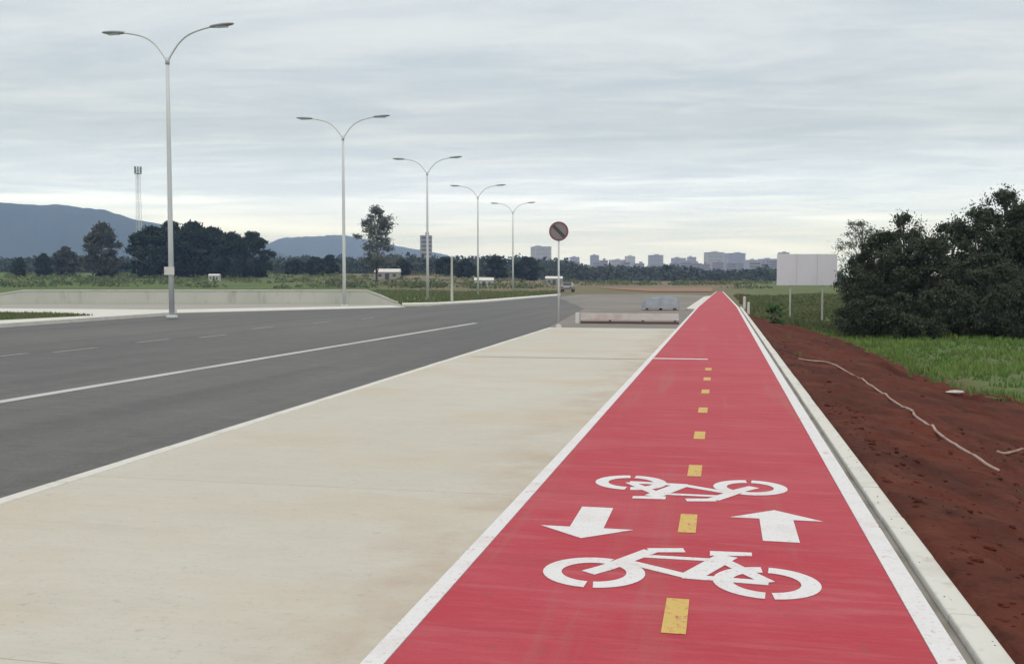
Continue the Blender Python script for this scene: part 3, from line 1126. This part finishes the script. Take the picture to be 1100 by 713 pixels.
# ------------------------------------------------------------------ pale board on two posts
p = at(866, 343.5, -.6)
dB = Vector((p.x, p.y, 0)).dot(FWD)
k = dB / FPX
zb, zt = EYE + (301.5 - 306.5) * k, EYE + (301.5 - 273) * k
gz = terr(p.x, p.y)
t = thing('notice_board', 'large blank pale lilac board on two slim posts before the dark trees', 'sign board', (p.x, p.y, gz), YAW * .7)
bw = 63.5 * k
MB().box((0, 0, (zb + zt) / 2 - gz), (bw, .04, zt - zb)).build('board', M['panel'], t, bevel=.004)
for k_ in (-.17, .17):
    MB().box((bw * k_, -.022, (zb + zt) / 2 - gz), (.018, .006, zt - zb - .02)).build('seam_strip', M['post'], t)
fr = MB()
fr.box((0, .035, zt - gz - .06), (bw * .98, .03, .06)).box((0, .035, zb - gz + .06), (bw * .98, .03, .06))
fr.build('frame', M['post'], t)
for s in (-1, 1):
    MB().box((s * 17 * k, .085, (zt - .1 - gz) / 2 - .05), (.09, .07, zt - .1 - gz + .1)).build('leg', M['post'], t)


# ------------------------------------------------------------------ trees
def rnd_dir(rnd):
    while True:
        v = Vector((rnd.uniform(-1, 1), rnd.uniform(-1, 1), rnd.uniform(-1, 1)))
        if .05 < v.length < 1:
            return v.normalized()


def tree_meshes(seed, H, W, trunk_h, nl, leaf, lobes, low=0.0, loose=0.5, trunk_r=None, arms=7, ragged=.3):
    """wood and leaf geometry; crown made of many small leaf clumps around branch tips"""
    rnd = random.Random(seed)
    wood = MB()
    tr = trunk_r or H * .022
    top = Vector((rnd.uniform(-.05, .05) * W, rnd.uniform(-.05, .05) * W, H * .82))
    wood.tube([Vector((0, 0, -.3)), Vector((rnd.uniform(-.02, .02) * H, 0, H * .3)), Vector((top.x * .5, top.y * .5, H * .55)), top], [tr * 1.25, tr * .9, tr * .6, tr * .15], 8)
    clumps = []
    for i in range(lobes):
        a = rnd.uniform(0, 6.283)
        hz = rnd.uniform(0, 1)
        # silhouette widest about a third up the crown
        prof = (math.sin(math.pi * (0.18 + .80 * hz)) ** .7)
        rr = W / 2 * prof * math.sqrt(rnd.uniform(.15, 1)) * rnd.uniform(1 - ragged, 1 + ragged * .5)
        z = low * H + trunk_h * (1 - hz) + hz * (H * .97 - low * H)
        z = trunk_h + hz * (H * .96 - trunk_h)
        c = Vector((rr * math.cos(a), rr * math.sin(a), z))
        clumps.append((c, rnd.uniform(.07, .15) * W * (1 - .35 * hz), rnd.uniform(-.3, .3)))
        if i % max(1, lobes // (arms * 3)) == 0:
            st_ = Vector((0, 0, max(.1 * H, z - rr * .8 - .1 * H)))
            mid = st_.lerp(c, .5) + Vector((0, 0, .03 * H))
            wood.tube([st_, mid, c], [tr * .5, tr * .3, tr * .08], 5)
            for q in range(2):
                e = c + rnd_dir(rnd) * W * .12
                wood.tube([mid, mid.lerp(e, .6), e], [tr * .2, tr * .12, tr * .04], 4)
    vs, fs, tn = [], [], []
    per = nl // lobes
    for (c, r, tone) in clumps:
        for k in range(int(per * rnd.uniform(.5, 1.5))):
            d = rnd_dir(rnd)
            p = c + Vector((d.x, d.y, d.z * .65)) * r * (rnd.random() ** .45) * (1 + (loose if rnd.random() < .25 else 0))
            if p.z < .02:
                continue
            n = rnd_dir(rnd)
            u = n.cross(rnd_dir(rnd))
            if u.length < .05:
                continue
            u.normalize()
            v = n.cross(u)
            s = leaf * rnd.uniform(.6, 1.4)
            o = len(vs)
            vs += [tuple(p - u * s), tuple(p + v * s * .45), tuple(p + u * s), tuple(p - v * s * .45)]
            fs.append((o, o + 1, o + 2, o + 3))
            tn.append(min(1, max(0, .5 + tone + rnd.uniform(-.25, .25))))
    return wood, (vs, fs, tn)


def make_tree(name, label, cat, loc, meshes, leafmat, group=None, rz=0, sc=(1, 1, 1)):
    t = thing(name, label, cat, loc, rz, group)
    t.scale = sc
    wood, (vs, fs, tn) = meshes
    wood.build('trunk', M['bark'], t, True)
    MB().add(vs, fs).build('crown', M[leafmat], t, tones=tn)
    return t


# dark trees on the right, each planted on the low ground
variants = [
    tree_meshes(3, 6.0, 5.6, .5, 22000, .085, 150, 0, .6),
    tree_meshes(8, 6.0, 5.2, .35, 22000, .085, 130, 0, .8, ragged=.5),
    tree_meshes(15, 6.0, 4.8, .9, 15000, .08, 90, 0, 1.0, ragged=.6),
]
right = [  # px, depth, top py, width metres, variant, label
    (926, 47, 268, 2.5, 1, 'low dark bush crown touching the right side of the pale board'),
    (948, 46, 246, 3.6, 0, 'dark rounded tree just right of the pale board'),
    (968, 50, 229, 3.2, 2, 'dark tree with a thin upright top, third from the pale board'),
    (996, 45, 252, 4.2, 1, 'broad low dark tree in front of the thin topped one'),
    (1022, 50, 236, 4.2, 0, 'dark tree of middle height left of the tallest crowns'),
    (1048, 47, 224, 4.0, 2, 'open crowned dark tree with sky gaps near its top'),
    (1078, 50, 203, 4.4, 2, 'tallest dark tree with ragged crown near the right side'),
    (1106, 46, 209, 4.4, 1, 'tall dark tree cut by the right side of the picture'),
    (1060, 42, 270, 4.2, 0, 'dense dark shrub tree low in front of the tallest one'),
    (1150, 48, 205, 5.0, 1, 'dark tree just outside the right side of the picture'),
]
protos = {}
for (px, dep, ty, wm, vi, lab) in right:
    g = gplace(px, dep)
    H = zat(ty, dep) - g.z
    if vi not in protos:
        protos[vi] = o = make_tree('dark_tree', lab, 'tree', g, variants[vi], 'leaf_dark', 'dark trees on the right')
    else:
        o = copy_tree(protos[vi])
    bw_ = (5.6, 5.2, 4.8)[vi]
    o.location = g
    o.rotation_euler = (0, 0, random.uniform(0, 6.28))
    o.scale = (wm / bw_, wm / bw_, H / 6.0)
    o['label'] = lab
# undergrowth bushes at their feet
bushm = tree_meshes(21, 1.6, 2.4, .12, 7000, .06, 60, 0, .6, .03)
bl = [(921, 44, 322, 'leaf_dark', 'dark bush at the left foot of the dark trees'), (935, 42, 318, 'leaf_dark', 'dark bush second along the foot of the dark trees'),
      (968, 41, 315, 'leaf_dark', 'wide dark bush under the thin topped tree'), (1003, 40, 312, 'leaf_dark', 'dark bush at the foot of the broad low tree'),
      (1035, 40, 316, 'leaf_dark', 'dark bush left of the dense shrub tree'), (1075, 39, 306, 'leaf_dark', 'dark bush under the tallest dark tree'),
      (1105, 38, 310, 'leaf_dark', 'dark bush at the right side of the picture')]
bp = None
for (px, dep, ty, mt_, lab) in bl:
    g = gplace(px, dep)
    if bp is None:
        bp = o = make_tree('bush', lab, 'bush', g, bushm, mt_, 'dark bushes along the foot of the trees')
    else:
        o = copy_tree(bp)
    o.location = g
    H = zat(ty, dep) - g.z
    o.scale = (.85, .85, max(.4, H / 1.6))
    o.rotation_euler = (0, 0, random.uniform(0, 6))
    o['label'] = lab
# light shrub by the board
g = gplace(833, 40)
o = make_tree('shrub', 'small bright green shrub at the left foot of the pale board', 'shrub', g, tree_meshes(31, .9, .75, .08, 1500, .045, 25, 0, .4, .02), 'leaf_bright')
g = gplace(925, 62)
make_tree('pale_tree', 'thin pale feathery tree rising behind the pale board', 'tree', g, tree_meshes(40, zat(232, 60) - g.z, 4.6, 2.4, 2600, .07, 60, 0, 1.2, .06, ragged=.6), 'leaf_pale')

# left: dark grove, grey tree, airy tall tree
gv = [tree_meshes(51, 10, 9, .3, 14000, .30, 130, 0, .5), tree_meshes(57, 10, 8, .6, 11000, .28, 110, 0, .8, ragged=.5)]
grove = [
    (163, 330, 243, 17, 0, 'leaf_far', 'leftmost dark round tree of the left grove'),
    (185, 350, 238, 19, 0, 'leaf_far', 'tall dark tree behind the nearest lamp pole'),
    (208, 340, 239, 18, 1, 'leaf_far', 'dark tree just right of the nearest lamp pole'),
    (230, 345, 244, 17, 0, 'leaf_far', 'dark tree in the middle of the left grove'),
    (251, 330, 250, 13, 1, 'leaf_far', 'narrow dark tree towards the right of the left grove'),
    (272, 345, 249, 14, 0, 'leaf_far', 'dark tree at the right end of the left grove'),
    (111, 320, 240, 13, 1, 'leaf_grey', 'greyish open tree standing alone left of the grove'),
    (48, 330, 272, 6, 0, 'leaf_far', 'small dark tree second from the left in the green field'),
    (22, 325, 277, 5, 1, 'leaf_far', 'smallest dark tree at the far left of the field'),
    (72, 350, 265, 10, 0, 'leaf_grey', 'dull tree between the small ones and the greyish open tree'),
    (340, 380, 276, 9, 0, 'leaf_far', 'low dark tree between the grove and the second lamp'),
    (355, 390, 274, 9, 1, 'leaf_far', 'low dark tree just left of the second lamp'),
    (318, 400, 278, 10, 0, 'leaf_far', 'low dark tree right of the grove'),
    (430, 390, 277, 10, 0, 'leaf_far', 'low dark tree at the foot of the airy tall tree'),
    (478, 400, 276, 11, 1, 'leaf_far', 'low dark tree right of the third lamp'),
    (500, 380, 278, 9, 0, 'leaf_far', 'low dark tree left of the fourth lamp'),
    (533, 390, 275, 11, 1, 'leaf_far', 'low dark tree right of the fourth lamp'),
    (566, 400, 276, 12, 0, 'leaf_far', 'low dark tree right of the farthest lamp'),
]
gp = {}
for (px, dep, ty, wm, vi, mt_, lab) in grove:
    g = gplace(px, dep)
    H = zat(ty, dep) - g.z
    if (vi, mt_) not in gp:
        gp[vi, mt_] = o = make_tree('field_tree', lab, 'tree', g, gv[vi], mt_, 'trees across the fields')
    else:
        o = copy_tree(gp[vi, mt_])
    o.location = g
    o.rotation_euler = (0, 0, random.uniform(0, 6.28))
    s = wm / (9, 8)[vi]
    o.scale = (s, s, H / 10.0)
    o['label'] = lab
g = gplace(405, 300)
H = zat(221, 300) - g.z
make_tree('airy_tree', 'tall airy grey-green tree standing alone with sky showing through', 'tree', g,
          tree_meshes(77, H, 14, H * .22, 8000, .34, 95, 0, .9, .3, ragged=.6), 'leaf_pale')


# far wood as one mass
def far_wood():
    vs, fs, tn = [], [], []
    rnd = random.Random(5)
    for k in range(2600):
        px = rnd.uniform(-120, 900)
        dep = rnd.uniform(520, 1000)
        if px > 560 and rnd.random() < .25:
            dep = rnd.uniform(800, 1300)
        c = gplace(px, dep)
        env = 276 + 4 * fbm(px * .015, dep * .002, 3) + 3 * fbm(px * .08, 1, 3)
        env += 9 * sstep(590, 640, px) + 5 * sstep(740, 760, px)
        H = (zat(env, dep) - c.z) * rnd.uniform(.6, 1.0)
        if H < 2:
            continue
        w_ = rnd.uniform(4, 8)
        tone = rnd.uniform(.1, .8)
        for q in range(34):
            d = rnd_dir(rnd)
            hz = rnd.random()
            p = c + Vector((d.x * w_ * (1 - .6 * hz * hz), d.y * w_ * (1 - .6 * hz * hz), hz * H))
            n = rnd_dir(rnd); u = n.cross(rnd_dir(rnd))
            if u.length < .05: continue
            u.normalize(); v = n.cross(u)
            s = rnd.uniform(.8, 1.8)
            o = len(vs)
            vs += [tuple(p - u * s), tuple(p + v * s * .6), tuple(p + u * s), tuple(p - v * s * .6)]
            fs.append((o, o + 1, o + 2, o + 3)); tn.append(min(1, max(0, tone + rnd.uniform(-.2, .2))))
    tag(MB().add(vs, fs).build('far_wood', M['wood_mass'], tones=tn), 'long hazy belt of far trees along the horizon', 'wood', kind='stuff')


far_wood()


# scrub between field and road in the middle distance
def scrub():
    vs, fs, tn = [], [], []
    rnd = random.Random(9)
    for k in range(1500):
        px = rnd.uniform(-60, 860)
        dep = rnd.uniform(215, 420)
        if 590 < px < 770 and dep < 300:
            continue
        c = gplace(px, dep)
        if fbm(c.x * .02, c.y * .02, 8) < -.02:
            continue
        H = rnd.uniform(.4, 1.6)
        w_ = rnd.uniform(.6, 2.4)
        tone = rnd.random()
        for q in range(26):
            d = rnd_dir(rnd)
            p = c + Vector((d.x * w_, d.y * w_, abs(d.z) * H))
            n = rnd_dir(rnd); u = n.cross(rnd_dir(rnd))
            if u.length < .05: continue
            u.normalize(); v = n.cross(u)
            s = rnd.uniform(.2, .45)
            o = len(vs)
            vs += [tuple(p - u * s), tuple(p + v * s * .6), tuple(p + u * s), tuple(p - v * s * .6)]
            fs.append((o, o + 1, o + 2, o + 3)); tn.append(tone)
    tag(MB().add(vs, fs).build('scrub', M['blade_field'], tones=tn), 'low mixed scrub scattered over the fields', 'scrub', kind='stuff')


scrub()


# ------------------------------------------------------------------ far city and masts
def building(label, px0, px1, top, dep, wall, seed, roof=None, group='hazy apartment blocks of the far city'):
    rnd = random.Random(seed)
    g = gplace((px0 + px1) / 2, dep)
    W_ = (px1 - px0) / FPX * dep
    H = zat(top, dep) - g.z
    D = W_ * rnd.uniform(.7, 1.1)
    t = thing('apartment_block', label, 'building', g, YAW + rnd.uniform(-.25, .25), group)
    MB().box((0, 0, H / 2), (W_, D, H)).build('wall', wall, t)
    MB().box((0, 0, H + .3), (W_ * 1.03, D * 1.03, .6)).box((rnd.uniform(-.2, .2) * W_, 0, H + 2.1), (W_ * .32, D * .3, 3.0)).build('roof', wall, t)
    nf = max(2, int(H / 3.4))
    nw = max(2, int(W_ / 4))
    n_done = 0
    for i in range(nf):
        # a ribbon of windows per storey, one pane band per bay
        if n_done > 70: break
        mbw = MB()
        z = (i + .55) * H / nf
        mbw.box((0, -D / 2 - .03, z), (W_ * .86, .12, H / nf * .4))
        mbw.build('window_row', M['window'], t)
        n_done += 1
    return t


specs = []
rnd = random.Random(2)
hand = [(452, 464, 254, 900, 0, 'lone hazy grey tower block behind the third lamp pole'),
        (572, 590, 262, 1400, 2, 'pale wide block left of the round sign'),
        (612, 622, 273, 1500, 0, 'small grey block just right of the round sign'),
        (634, 643, 271, 1500, 1, 'narrow lilac block beyond the low barricade'),
        (655, 668, 276, 1400, 2, 'low cream block of the far city'),
        (672, 681, 272, 1500, 3, 'whitish narrow block left of the blue-grey cluster'),
        (696, 712, 271, 1400, 0, 'grey block with a roof box above the tarpaulin heap'),
        (722, 735, 274, 1500, 1, 'lilac block left of the vanishing end of the path'),
        (738, 747, 273, 1350, 0, 'slim grey block touching the wide city block'),
        (757, 776, 268, 1400, 2, 'wide tall block directly above the vanishing end of the path'),
        (778, 798, 269, 1500, 1, 'tall lilac block right of the vanishing end of the path'),
        (801, 812, 276, 1400, 0, 'lower grey block second from the pale board'),
        (815, 830, 275, 1450, 1, 'lilac block half hidden next to the pale board'),
        (836, 846, 268, 1400, 2, 'block showing above the top left corner of the pale board')]
for i, (a, b, ty, dep, wi, lab) in enumerate(hand):
    if dep > 1000:
        dep, ty = dep * 1.9, ty + 3.5
    building(lab, a, b, ty, dep, WALLS[wi], i + 1)

for i in range(20):
    a = 598 + i * 12 + rnd.uniform(-3, 3)
    building('low lilac-grey block in the hazy band of roofs under the taller city blocks', a, a + rnd.uniform(7, 13), rnd.uniform(280, 286), rnd.uniform(1300, 1700), WALLS[rnd.choice([0, 1, 1])], 100 + i, group='low blocks of the far city')

# small houses in the fields


def house(px, dep, w_, h_, wall, label):
    g = gplace(px, dep)
    t = thing('farm_building', label, 'building', g, YAW)
    MB().box((0, 0, h_ / 2), (w_, w_ * .6, h_)).build('wall', wall, t)
    hw, hd = w_ / 2 * 1.06, w_ * .33
    MB().add([(-hw, -hd, h_), (hw, -hd, h_), (hw, hd, h_), (-hw, hd, h_), (-hw, 0, h_ + w_ * .14), (hw, 0, h_ + w_ * .14)],
             [(0, 1, 5, 4), (2, 3, 4, 5), (0, 4, 3), (1, 2, 5), (3, 2, 1, 0)]).build('roof', M['whitewash'], t)
    MB().box((0, -w_ * .3 - .03, h_ * .4), (w_ * .18, .06, h_ * .8)).build('door', M['window'], t)
    for s in (-1, 1):
        MB().box((s * w_ * .3, -w_ * .3 - .03, h_ * .55), (w_ * .14, .06, h_ * .35)).build('window', M['window'], t)


house(520, 245, 4.6, 1.7, WALLS[3], 'small white shed in the grass right of the fourth lamp')
house(231, 300, 3.2, 1.7, WALLS[3], 'tiny white hut in front of the left grove')
house(417, 330, 8, 2.4, WALLS[2], 'low pale building between the airy tree and the third lamp')
house(595, 300, 5, 2.0, WALLS[0], 'low grey building left of the sign pole')

# telecom mast
g = gplace(151, 330)
Ht = zat(180, 330) - g.z
t = thing('radio_mast', 'slender faint mast with a boxy head left of the nearest lamp', 'mast', g)
tw = MB()
for (sx, sy) in ((-1, -1), (1, -1), (1, 1), (-1, 1)):
    tw.tube([(sx * .8, sy * .8, 0), (sx * .45, sy * .45, Ht)], .07, 5)
nb = 16
for i in range(nb):
    z0_, z1_ = Ht * i / nb, Ht * (i + 1) / nb
    w0 = .8 - .35 * i / nb; w1 = .8 - .35 * (i + 1) / nb
    for (a, b) in (((-1, -1), (1, -1)), ((1, -1), (1, 1)), ((1, 1), (-1, 1)), ((-1, 1), (-1, -1))):
        tw.tube([(a[0] * w0, a[1] * w0, z0_), (b[0] * w1, b[1] * w1, z1_)], .035, 4)
tw.build('lattice', M['galv'], t)
for k in range(6):
    a = k * math.pi / 3
    MB().box((1.0 * math.cos(a), 1.0 * math.sin(a), Ht - 1.2), (.45, .45, 2.3), a).build('antenna', M['lum'], t)
MB().tube([(0, 0, Ht - 2.4), (0, 0, Ht - 2.2)], [1.2, 1.2], 10).build('platform', M['galv'], t)


# ------------------------------------------------------------------ a distant grey car on the avenue
def car(px, py, label, rz):
    g = at(px, py, ROADZ)
    t = thing('parked_car', label, 'car', (g.x, g.y, ROADZ), rz)
    prof = [(-2.05, .35), (-2.1, .7), (-1.95, .92), (-1.2, .98), (-.75, 1.42), (.75, 1.45), (1.45, .98), (2.0, .86), (2.1, .6), (2.05, .32)]
    vs, fs = [], []
    n = len(prof)
    for (yy, hw) in ((-1, .86), (1, .86)):
        for (x, z) in prof:
            k_ = hw if z < 1.1 else hw * .78
            vs.append((yy * k_, x, z))
    for i in range(n - 1):
        fs.append((i, i + 1, n + i + 1, n + i))
    fs.append(tuple(range(n))[::-1]); fs.append(tuple(range(n, 2 * n))); fs.append((n - 1, 0, n, 2 * n - 1))
    MB().add(vs, fs).build('body', M['carpaint'], t, bevel=.04)
    MB().add([(-.64, -1.18, 1.03), (.64, -1.18, 1.03), (.58, -.80, 1.40), (-.58, -.80, 1.40)], [(0, 1, 2, 3)]).build('rear_window', M['glass'], t)
    for s in (-1, 1):
        MB().add([(s * .80, -.9, 1.02), (s * .80, 1.2, 1.02), (s * .70, .7, 1.38), (s * .70, -.7, 1.38)], [(0, 1, 2, 3) if s > 0 else (3, 2, 1, 0)]).build('side_window', M['glass'], t)
        MB().box((s * .66, -2.11, .76), (.28, .06, .16)).build('tail_light', M['sign_ring'], t)
        for yy in (-1.3, 1.3):
            MB().tube([(s * .72, yy, .32), (s * .9, yy, .32)], .32, 14).build('wheel', M['tyre'], t)


car(610, 313.6, 'small distant grey car on the avenue just right of the sign pole', .05)


# ------------------------------------------------------------------ hills
def hill(name, profile, dist, thick, seed):
    """ridge with real depth; profile gives the skyline height at each bearing"""
    na, nr = 150, 26
    px0, px1 = profile[0][0], profile[-1][0]
    vs, fs = [], []
    for i in range(na + 1):
        px = px0 + (px1 - px0) * i / na
        for (a, ya), (b, yb_) in zip(profile, profile[1:]):
            if a <= px <= b:
                ty = ya + (yb_ - ya) * (px - a) / (b - a)
        for j in range(nr + 1):
            v = j / nr
            r = dist + thick * (v - .5)
            p = FWD * r + RGT * ((px - 550) / FPX * r)
            base = terr(p.x, p.y) - 4
            top = zat(ty, dist)
            k = math.sin(math.pi * v) ** 1.3
            rough = 1 + .22 * mnoise.fractal(Vector((p.x * .0022, p.y * .0022, seed)), .7, 2.1, 7) * (1 - .6 * k)
            spur = 1 - .35 * abs(mnoise.fractal(Vector((p.x * .004, p.y * .004, seed + 3)), .8, 2, 6)) * (1 - k)
            z = base + (top - base) * k * rough * spur
            vs.append((p.x, p.y, z))
    for i in range(na):
        for j in range(nr):
            a = i * (nr + 1) + j
            fs.append((a, a + nr + 1, a + nr + 2, a + 1))
    o = MB().add(vs, fs).build(name, M['hill'], smooth=True)
    tag(o, kind='structure')


hill('mountain', [(-420, 262), (-250, 232), (-120, 222), (0, 215.5), (35, 219), (80, 223), (112, 226), (150, 237), (200, 246), (245, 256), (290, 268), (330, 283)], 3400, 1500, 1)
hill('hill', [(235, 285), (270, 268), (300, 257), (330, 253), (370, 251.5), (395, 257), (430, 266), (480, 275), (520, 285)], 4600, 1400, 4)

# ------------------------------------------------------------------ haze
hz = MB().box((-700, 2700, 172), (12000, 9600, 360)).build('haze', bpy.data.materials.new('haze_air'))
tag(hz, 'thin pale air over the whole place', 'haze', kind='stuff')
hm = hz.data.materials[0]
hm.use_nodes = True
nt = hm.node_tree
nt.nodes.clear()
out = nt.nodes.new('ShaderNodeOutputMaterial')
pv = nt.nodes.new('ShaderNodeVolumePrincipled')
pv.inputs['Color'].default_value = (0.42, 0.58, 1.0, 1)
pv.inputs['Absorption Color'].default_value = (1, 1, 1, 1)
pv.inputs['Density'].default_value = 0.00021
pv.inputs['Anisotropy'].default_value = 0.1
nt.links.new(pv.outputs[0], out.inputs['Volume'])
hz.display_type = 'WIRE'

# ------------------------------------------------------------------ sky and sun
SUN_EL, SUN_AZ = R(52), R(150)
w_ = bpy.data.worlds.new('World')
scn.world = w_
w_.use_nodes = True
nt = w_.node_tree
nt.nodes.clear()
out = nt.nodes.new('ShaderNodeOutputWorld')
bg1 = nt.nodes.new('ShaderNodeBackground')
sky = nt.nodes.new('ShaderNodeTexSky')
sky.sky_type = 'NISHITA'
sky.sun_disc = False
sky.sun_elevation = SUN_EL
sky.sun_rotation = SUN_AZ
nt.links.new(sky.outputs[0], bg1.inputs['Color'])
bg1.inputs['Strength'].default_value = 0.09
bg2 = nt.nodes.new('ShaderNodeBackground')
bg2.inputs['Strength'].default_value = 1.0
tc = nt.nodes.new('ShaderNodeTexCoord')
sp = nt.nodes.new('ShaderNodeSeparateXYZ')
nt.links.new(tc.outputs['Generated'], sp.inputs[0])


def math_(op, a, b=None, c=None):
    n = nt.nodes.new('ShaderNodeMath'); n.operation = op
    for s, v in zip(n.inputs, (a, b, c)):
        if v is None: continue
        if isinstance(v, (int, float)): s.default_value = v
        else: nt.links.new(v, s)
    return n.outputs[0]


def mrange(v, a, b, c=0.0, d=1.0, smooth=True):
    n = nt.nodes.new('ShaderNodeMapRange')
    n.interpolation_type = 'SMOOTHSTEP' if smooth else 'LINEAR'
    nt.links.new(v, n.inputs['Value'])
    n.inputs['From Min'].default_value = a; n.inputs['From Max'].default_value = b
    n.inputs['To Min'].default_value = c; n.inputs['To Max'].default_value = d
    return n.outputs[0]


zc_ = math_('MAXIMUM', sp.outputs['Z'], 0.0)
# the deck of cloud is a flat layer overhead: project the view onto it
den = math_('ADD', zc_, 0.055)
cx_ = math_('DIVIDE', sp.outputs['X'], den)
cy_ = math_('DIVIDE', sp.outputs['Y'], den)
# turned a little so that the rolls of cloud lie across the avenue
ca, sa = math.cos(0.12), math.sin(0.12)
u = math_('ADD', math_('MULTIPLY', cx_, ca), math_('MULTIPLY', cy_, sa))
v = math_('SUBTRACT', math_('MULTIPLY', cy_, ca), math_('MULTIPLY', cx_, sa))


def cloud_noise(su, sv, off, detail, rough, dist=0.0):
    cb = nt.nodes.new('ShaderNodeCombineXYZ')
    nt.links.new(math_('MULTIPLY', u, su), cb.inputs[0])
    nt.links.new(math_('MULTIPLY', v, sv), cb.inputs[1])
    cb.inputs[2].default_value = off
    n = nt.nodes.new('ShaderNodeTexNoise')
    n.inputs['Scale'].default_value = 1.0
    n.inputs['Detail'].default_value = detail
    n.inputs['Roughness'].default_value = rough
    n.inputs['Distortion'].default_value = dist
    nt.links.new(cb.outputs[0], n.inputs['Vector'])
    return n.outputs['Fac']


n1 = cloud_noise(0.75, 1.9, 3.1, 7, 0.58, 0.9)      # rolls
n2 = cloud_noise(0.18, 0.42, 7.7, 4, 0.5, 0.2)      # large patches
n3 = cloud_noise(2.6, 5.0, 1.3, 6, 0.62, 0.8)        # fine ripples
shade = math_('ADD', math_('ADD', math_('MULTIPLY', n1, 0.46), math_('MULTIPLY', n2, 0.34)), math_('MULTIPLY', n3, 0.20))
shade = mrange(shade, 0.36, 0.64)


def mixc(f, a, b):
    n = nt.nodes.new('ShaderNodeMix'); n.data_type = 'RGBA'
    if isinstance(f, (int, float)): n.inputs[0].default_value = f
    else: nt.links.new(f, n.inputs[0])
    for s, q in ((n.inputs[6], a), (n.inputs[7], b)):
        if isinstance(q, tuple): s.default_value = (*q, 1)
        else: nt.links.new(q, s)
    return n.outputs[2]


hi = mixc(shade, (0.505, 0.575, 0.65), (0.72, 0.775, 0.815))
lo = mixc(shade, (0.78, 0.92, 1.20), (1.10, 1.23, 1.52))
# thinner, brighter cloud towards the horizon and overhead
band = mrange(zc_, 0.05, 0.155, 1.0, 0.0)
# long thin bright breaks in the lowest cloud, level with the horizon
az = math_('ARCTAN2', sp.outputs['X'], sp.outputs['Y'])
cbs = nt.nodes.new('ShaderNodeCombineXYZ')
nt.links.new(math_('MULTIPLY', az, 2.6), cbs.inputs[0])
nt.links.new(math_('MULTIPLY', zc_, 48.0), cbs.inputs[1])
ns_ = nt.nodes.new('ShaderNodeTexNoise')
ns_.inputs['Scale'].default_value = 1.0
ns_.inputs['Detail'].default_value = 3.0
nt.links.new(cbs.outputs[0], ns_.inputs['Vector'])
streak = math_('MULTIPLY', mrange(ns_.outputs['Fac'], 0.50, 0.66), mrange(zc_, 0.13, 0.05, 0.0, 1.0))
c = mixc(band, hi, lo)
base = mrange(zc_, 0.0, 0.04, 1.0, 0.0)
c = mixc(math_('MULTIPLY', streak, 0.8), c, (1.30, 1.44, 1.75))
c = mixc(math_('MULTIPLY', base, 0.75), c, (0.93, 1.14, 1.62))
c = mixc(mrange(zc_, 0.38, 0.7), c, (0.86, 0.855, 0.83))
over = mrange(zc_, 0.40, 0.9, 1.0, 1.2)
sc_ = nt.nodes.new('ShaderNodeVectorMath'); sc_.operation = 'SCALE'
nt.links.new(c, sc_.inputs[0]); nt.links.new(over, sc_.inputs['Scale'])
nt.links.new(sc_.outputs[0], bg2.inputs['Color'])
mx = nt.nodes.new('ShaderNodeMixShader')
mx.inputs[0].default_value = 0.92
nt.links.new(bg1.outputs[0], mx.inputs[1]); nt.links.new(bg2.outputs[0], mx.inputs[2])
nt.links.new(mx.outputs[0], out.inputs['Surface'])

sl = bpy.data.lights.new('sun', 'SUN')
sl.energy = 0.9
sl.angle = R(18)
sl.color = (1.0, 0.96, 0.90)
so = bpy.data.objects.new('sun', sl)
COL.objects.link(so)
sd = Vector((math.sin(SUN_AZ) * math.cos(SUN_EL), math.cos(SUN_AZ) * math.cos(SUN_EL), math.sin(SUN_EL)))
so.rotation_euler = sd.to_track_quat('Z', 'Y').to_euler()

# ------------------------------------------------------------------ render settings
scn.view_settings.view_transform = 'Standard'
scn.view_settings.look = 'None'
scn.view_settings.gamma = 1.0
scn.view_settings.exposure = 0.18
scn.view_settings.use_curve_mapping = False
scn.cycles.use_denoising = True
scn.cycles.max_bounces = 6
scn.cycles.diffuse_bounces = 2
scn.cycles.volume_bounces = 2
scn.cycles.transparent_max_bounces = 8
scn.cycles.sample_clamp_indirect = 4
